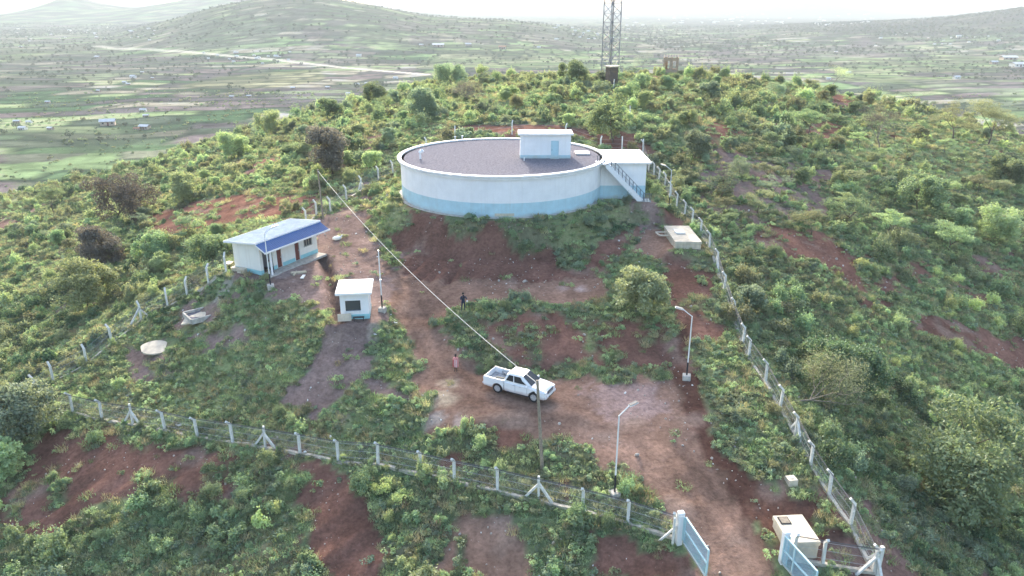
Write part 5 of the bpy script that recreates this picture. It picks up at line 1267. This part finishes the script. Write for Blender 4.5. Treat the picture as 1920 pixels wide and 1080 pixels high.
def jitter(x0, x1, y0, y1, sp):
    xs = np.arange(x0, x1, sp); ys = np.arange(y0, y1, sp); X_, Y_ = np.meshgrid(xs, ys)
    X_ = X_ + rg.uniform(-.55, .55, X_.shape) * sp; Y_ = Y_ + rg.uniform(-.55, .55, Y_.shape) * sp
    return X_.ravel(), Y_.ravel()
def keep_out(x, y):
    """true where built things stand"""
    k = np.hypot(x - TCX, y - TCY) < 12.7
    k |= (np.abs(x - 13.2) < 3.6) & (np.abs(y - 87.6) < 5.2)
    bu = (x + 24.2) * .46 + (y - 67.4) * .888; bv = (x + 24.2) * -.888 + (y - 67.4) * .46
    k |= (np.abs(bu - 4) < 4.7) & (np.abs(bv - 1.1) < 3.2)
    k |= (np.abs(x + 13.5) < 2.2) & (np.abs(y - 59.9) < 2.6)
    k |= (np.abs(x - .7) < 3.6) & (np.abs(y - 50.2) < 2.6)
    k |= (np.abs(x - 18) < 1.8) & (np.abs(y - 75.4) < 3.5)
    k |= (np.abs(x - ch2.location.x) < 1.4) & (np.abs(y - ch2.location.y) < 1.7)
    k |= (np.abs(x - 10.6) < 1.0) & (np.abs(y - 34.5) < 2.4); k |= (np.abs(x - 16.2) < 1.0) & (np.abs(y - 33.5) < 2.4)
    for (px, py, r_) in [(378,592,1.9),(368,603,1.5),(292,657,1.7),(1483,905,.6),(632,450,.9),(869,584,.5),(855,696,.5),(1146,163,1.4),(1256,141,2.8)]:
        p = g(px, py); k |= np.hypot(x - p.x, y - p.y) < r_
    return k
# tones by region: picture outlines -> favoured leaf tones
TZ = [([(1420,440),(1920,560),(1920,780),(1500,640)], ['light','yellow','light','mid']), ([(1340,480),(1480,460),(1700,640),(1500,640),(1400,560)], ['light','olive','mid']),
      ([(1560,600),(1700,560),(1920,700),(1920,860),(1740,800)], ['yellow','light','light']),
      ([(1480,640),(1640,660),(1760,820),(1920,980),(1920,1080),(1660,1080),(1440,740)], ['dark','mid','dark','greygreen']),  # darker leaf tones stand in for the shadow lying on this slope
      ([(640,800),(1150,820),(1200,900),(1140,960),(640,880)], ['light','olive','light','mid']), ([(-60,840),(760,870),(760,1078),(-60,1078)], ['light','yellow','light','mid']),
      ([(830,580),(1300,580),(1340,700),(1000,720),(850,650)], ['greygreen','mid','dark']), ([(780,380),(1240,380),(1240,520),(940,500)], ['dark','greygreen','mid']),
      ([(400,560),(600,560),(600,760),(420,800)], ['dark','mid']), ([(0,320),(420,300),(430,560),(200,700),(0,760)], ['mid','light','olive','dark']),
      ([(1250,200),(1500,250),(1450,430),(1250,420)], ['greygreen','olive','mid']), ([(1600,230),(1920,230),(1920,330),(1620,330)], ['yellow','light','olive']),
      ([(1290,680),(1500,760),(1560,1000),(1320,900)], ['mid','olive','greygreen']), ([(330,640),(420,640),(460,780),(320,780)], ['yellow','light'])]
_tz = [(gpoly(a), b_) for a, b_ in TZ]
def tones(x, y):
    base = np.array(['light','mid','light','olive','mid','greygreen']); n_ = fbm(x * .08, y * .08, 71, 3)
    out = base[np.clip(((n_ - .25) * 2 * 4 + rg.uniform(0, 2.2, len(x))).astype(int), 0, 5)].astype(object)
    for P_, ts in _tz:
        m = in_poly(x, y, P_); k = np.clip(((fbm(x[m]*.15, y[m]*.15, 72, 2) - .25) * 2 * len(ts) * .6 + rg.uniform(0, len(ts) * .6, m.sum())).astype(int), 0, len(ts)-1)
        out[m] = np.array(ts, object)[k]
    return out
THICK = gpoly([(1000,395),(1110,398),(1220,380),(1232,412),(1150,452),(1095,505),(1050,512),(1030,470),(1000,440)])
LAWN = gpoly([(440,560),(595,565),(590,640),(560,700),(500,760),(430,740),(430,640)]); MEADOW = gpoly([(1590,215),(1920,262),(1920,330),(1700,340),(1600,300)])
BX, BY, BS = [], [], []
for (y0, y1, sp, smin, smax, p_) in [(22,78,.82,.30,.85,.8),(78,128,1.25,.5,1.15,.8),(128,300,2.0,.65,1.5,.8)]:
    wd = y1 * .78 + 14; x, y = jitter(-wd, wd, y0, y1, sp)
    m = np.abs(x) < y * .78 + 14; x, y = x[m], y[m]
    bare, _, _ = cover(x, y); open_ = in_poly(x, y, LAWN) | in_poly(x, y, MEADOW); pr = p_ * (1 - sstep(.22, .62, bare)) * sstep(.40, .56, fbm(x * .16, y * .16, 75, 4) + .07) * (1 - .82 * open_) + .6 * in_poly(x, y, THICK) * (bare < .75) + .05 * (bare < .4) + .01 * (bare < .95)
    # short grass inside the compound, left of the hut, and along the paths
    inside = in_poly(x, y, INS); pr = np.where(inside, pr * .8, pr)
    m = (rg.uniform(size=len(x)) < pr) & ~keep_out(x, y); x, y, inside = x[m], y[m], inside[m]
    s = smin * .8 + (smax * 1.15 - smin * .8) * rg.uniform(size=len(x)) ** 2.2 * (.4 + 1.3 * fbm(x * .2, y * .2, 76, 3)); s = np.where(inside, s * .72, s)
    dist_b = np.hypot(x, y - 130); k = dist_b < 290; BX.append(x[k]); BY.append(y[k]); BS.append(s[k])
BX, BY, BS = map(np.concatenate, (BX, BY, BS)); BZ_ = terr(BX, BY); BT = tones(BX, BY)
k = BZ_ > -47; BX, BY, BS, BZ_, BT = BX[k], BY[k], BS[k], BZ_[k], BT[k]
dpt = BY * math.cos(PITCH) + (CAMZ - BZ_) * math.sin(PITCH); ppx = 960 + BX / dpt * FPX; ppy = 540 - (BY * math.sin(PITCH) + (BZ_ - CAMZ) * math.cos(PITCH)) / dpt * FPX
inview = (ppx > 15) & (ppx < 1905) & (ppy > 90) & (ppy < 1070); app = np.where(inview, BS / dpt, 0); order = np.argsort(-app)[:300]
ind = np.zeros(len(BX), bool); ind[order] = True
vr = rg.integers(0, 4, len(BX)); rot = rg.uniform(0, 6.28, len(BX)); hs_ = rg.uniform(.75, 1.25, len(BX))
TW = dict(light='pale green', yellow='yellow green', mid='mid green', dark='dark green', olive='olive', greygreen='grey green')
def zone(px, py):
    if in_poly(np.array([px]), np.array([py]), [(1420,600),(1920,500),(1920,1080),(1660,1080)])[0]: return 'on the slope outside the right fence'
    if py > 760 + (px - 0) * .215: return 'on the slope below the front fence'
    if px > 1250: return 'on the bank between road and right fence'
    if px < 800: return 'in the growth left of the red road'
    return 'in the growth round the parking place'
for i in order:
    o = link('shrub', PC.objects[PB[BT[i]][vr[i]]].data, None, (BX[i], BY[i], BZ_[i] - .05), rot[i]); o.scale = (BS[i], BS[i], BS[i] * hs_[i]); zn = zone(ppx[i], ppy[i])
    tag(o, '%s %s shrub %s' % ('big' if BS[i] * hs_[i] > .62 else 'low', TW[BT[i]], place(ppx[i], ppy[i])), 'shrub', 'shrubs %s' % zn)
r_ = ~ind; idx = np.array([PB[t][v] for t, v in zip(BT[r_], vr[r_])])
instancer('undergrowth', np.stack([BX, BY, BZ_ - .06], 1)[r_], idx, np.stack([BS, BS, BS * hs_], 1)[r_], np.stack([rg.normal(0,.08,r_.sum()), rg.normal(0,.08,r_.sum()), rot[r_]], 1), 'leafy undergrowth covering the hill')
# weeds, grass and stones
GX, GY, GI, GS = [], [], [], []
for (y0, y1, sp) in [(24,70,.40),(70,105,.56),(105,200,.95)]:
    wd = y1 * .76 + 8; x, y = jitter(-wd, wd, y0, y1, sp); m = np.abs(x) < y * .76 + 8; x, y = x[m], y[m]
    bare, _, track = cover(x, y); n_ = fbm(x * .5, y * .5, 81, 3)
    pr = .80 * (1 - sstep(.25, .65, bare)) + .10 * sstep(.5, .6, n_) * (track < .5) + .004
    m = (rg.uniform(size=len(x)) < pr) & ~keep_out(x, y); x, y, n_ = x[m], y[m], n_[m]
    q = rg.uniform(size=len(x)); gi = np.where(q < .52, rg.choice(PT, len(x)), rg.choice(PW, len(x)))
    GX.append(x); GY.append(y); GI.append(gi); GS.append((.5 + .8 * rg.uniform(size=len(x))) * (1 + (sp - .42) * .9))
GX, GY, GI, GS = map(np.concatenate, (GX, GY, GI, GS))
instancer('ground_growth', np.stack([GX, GY, terr(GX, GY)], 1), GI, np.stack([GS] * 3, 1), np.stack([GX * 0, GX * 0, rg.uniform(0, 6.28, len(GX))], 1), 'grass and small weeds between the shrubs')
x, y = jitter(-60, 60, 30, 95, .6); m = (np.abs(x) < y * .75 + 5) & (rg.uniform(size=len(x)) < .9 * sstep(.42, .62, fbm(x * .5, y * .5, 85, 3))) & (near_line(x, y, RUT) > 1.3) & ~keep_out(x, y); x, y = x[m], y[m]; s = .12 + rg.exponential(.28, len(x))
instancer('loose_stones', np.stack([x, y, terr(x, y)], 1), np.where(rg.uniform(size=len(x)) < .9, PS, PS + 1), np.stack([s] * 3, 1), rg.uniform(0, 6.28, (len(x), 3)), 'loose stones scattered over the red soil')
# bushes straggling down the flank onto the near plain
n1_ = 5200; yy = np.sqrt(rg.uniform(210 ** 2, 760 ** 2, n1_)); xx = yy * rg.uniform(-.80, .80, n1_); m = (np.hypot(xx, yy - 130) > 235) & ((xx < -20) | (yy > 420)) & (rg.uniform(size=n1_) < .25 + .9 * sstep(.48, .6, fbm(xx * .02, yy * .02, 95, 4))); xx, yy = xx[m], yy[m]
ss = .5 + 1.3 * rg.uniform(size=len(xx)) ** 2; idx = np.array([PB[t][v] for t, v in zip(rg.choice(np.array(['dark','mid','greygreen','mid','olive'], object), len(xx)), rg.integers(0, 4, len(xx)))])
instancer('plain_scrub', np.stack([xx, yy, terr(xx, yy)], 1), idx, np.stack([ss * 1.1, ss * 1.1, ss * .8], 1), np.stack([xx * 0, xx * 0, rg.uniform(0, 6.28, len(xx))], 1), 'low scrub straggling from the hill foot over the near fields')
# ---------------------------------------------------------------- trees of the plain
def far_tree_data(m_, seed):
    g_ = np.random.default_rng(seed); n = 260; d = g_.normal(size=(n, 3)); d /= np.linalg.norm(d, axis=1)[:, None]
    lump = 1 + .3 * np.sin(d[:, 0] * 5 + seed) * np.cos(d[:, 1] * 4); P = d * (g_.uniform(.5, 1, n) ** .5 * lump)[:, None] * np.array([2.6, 2.6, 1.6]) + [0, 0, 2.9]
    V, F = leaf_quads(P, .75 * g_.uniform(.6, 1.3, n)); Vt, Ft = tubes_np([((0,0,-.5),(0.1,0,2.2),.22,.14),((.1,0,2.0),(1.2,.3,3.0),.12,.05),((.1,0,2.0),(-1.0,.5,3.1),.12,.05)], 4)
    Vt2 = np.concatenate([V, Vt]); F2 = np.concatenate([F, Ft + len(V)])
    me = mesh_np('field_tree', Vt2, F2, LEAF['farg'], np.concatenate([np.repeat(g_.uniform(0, .7, n), 4), np.zeros(len(Vt))]))
    return me
FT = [len(PC.objects) + i for i in range(4)]
for i, m_ in enumerate(['dark', 'mid', 'dark', 'greygreen']): proto(far_tree_data(m_, 400 + i))
n0 = 90000; yy = np.sqrt(rg.uniform(230 ** 2, 3600 ** 2, n0)) ; xx = yy * rg.uniform(-.78, .78, n0); m = np.hypot(xx, yy - 130) > 225; xx, yy = xx[m], yy[m]
_, ed = plain_color(xx, yy); n_ = fbm(xx * .004, yy * .004, 91, 3); pr = .012 + .75 * sstep(10, 3, ed) * sstep(.38, .55, n_) + .35 * sstep(.55, .65, fbm(xx * .012, yy * .012, 47, 5)) + .25 * (sstep(1500, 1900, yy) * sstep(700, 1000, xx))
m = (rg.uniform(size=len(xx)) < pr * .62) & (near_line(xx, yy, _roadfar) > 12) & ~((yy > 1250) & (xx > -1200) & (xx < 300) & (rg.uniform(size=len(xx)) < .62)); xx, yy = xx[m], yy[m]; zz = terr(xx, yy)
ss = (.3 + .75 * rg.uniform(0, 1, len(xx)) ** 2) * (1 + (yy > 1500) * .3); dp = yy * math.cos(PITCH) + (CAMZ - zz) * math.sin(PITCH); fx = 960 + xx / dp * FPX; fy_ = 540 - (yy * math.sin(PITCH) + (zz - CAMZ) * math.cos(PITCH)) / dp * FPX
vis = (fx > 10) & (fx < 1910) & (fy_ > 2) & ((fy_ < 250) | (fx < 350)); ap = np.where(vis, ss / dp, 0); od = np.argsort(-ap)[:250]; iq = np.zeros(len(xx), bool); iq[od] = True; fi = rg.choice(FT, len(xx))
for i in od:
    sd_ = 'left' if fx[i] < 760 else ('middle' if fx[i] < 1250 else 'right')
    o = link('field_tree', PC.objects[int(fi[i])].data, None, (xx[i], yy[i], zz[i]), rg.uniform(0, 6.28)); o.scale = (ss[i],) * 3
    tag(o, '%s %s field tree %s' % ('tiny' if ss[i] < .6 else 'small', ['dark','green','dusky','grey green'][int(fi[i]) - FT[0]], place(fx[i], fy_[i], True)), 'tree', 'trees on the %s plain' % sd_)
r_ = ~iq; instancer('far_trees', np.stack([xx, yy, zz], 1)[r_], fi[r_], np.stack([ss] * 3, 1)[r_], np.stack([xx[r_] * 0, xx[r_] * 0, rg.uniform(0, 6.28, r_.sum())], 1), 'scattered far trees and hedges dissolving into the haze')
# labels that came out alike get their order from left to right
_by = {}
for o in C.objects:
    if o.parent is None and o.get('label') and o.get('category') in ('shrub', 'tree', 'house') and not o['label'].startswith('tiny white') and not o['label'].startswith('tiny pale') and not o['label'].startswith('tiny house'):
        _by.setdefault(o['label'], []).append(o)
_on = ['leftmost', 'second from left', 'third from left', 'fourth from left', 'fifth from left', 'sixth from left', 'seventh from left']
_cn = {2: 'two', 3: 'three', 4: 'four', 5: 'five', 6: 'six', 7: 'seven', 8: 'eight', 9: 'nine'}
for l, os_ in _by.items():
    if len(os_) < 2: continue
    os_.sort(key=lambda q: proj(q.location)[0])
    for i, o in enumerate(os_):
        if i < 7: o['label'] = l + (' at left' if i == 0 and len(os_) == 2 else ' at right' if len(os_) == 2 else ', rightmost' if i == len(os_) - 1 else ', ' + _on[i])
for o in C.objects:
    if o.get('label') and o.get('category'):
        for wd_ in ('well ', 'just ', 'low ', 'small '):
            if len(o['label'].split()) > 16: o['label'] = o['label'].replace(wd_, '', 1)
print('shrubs', len(BX), 'growth', len(GX), 'far', len(xx))
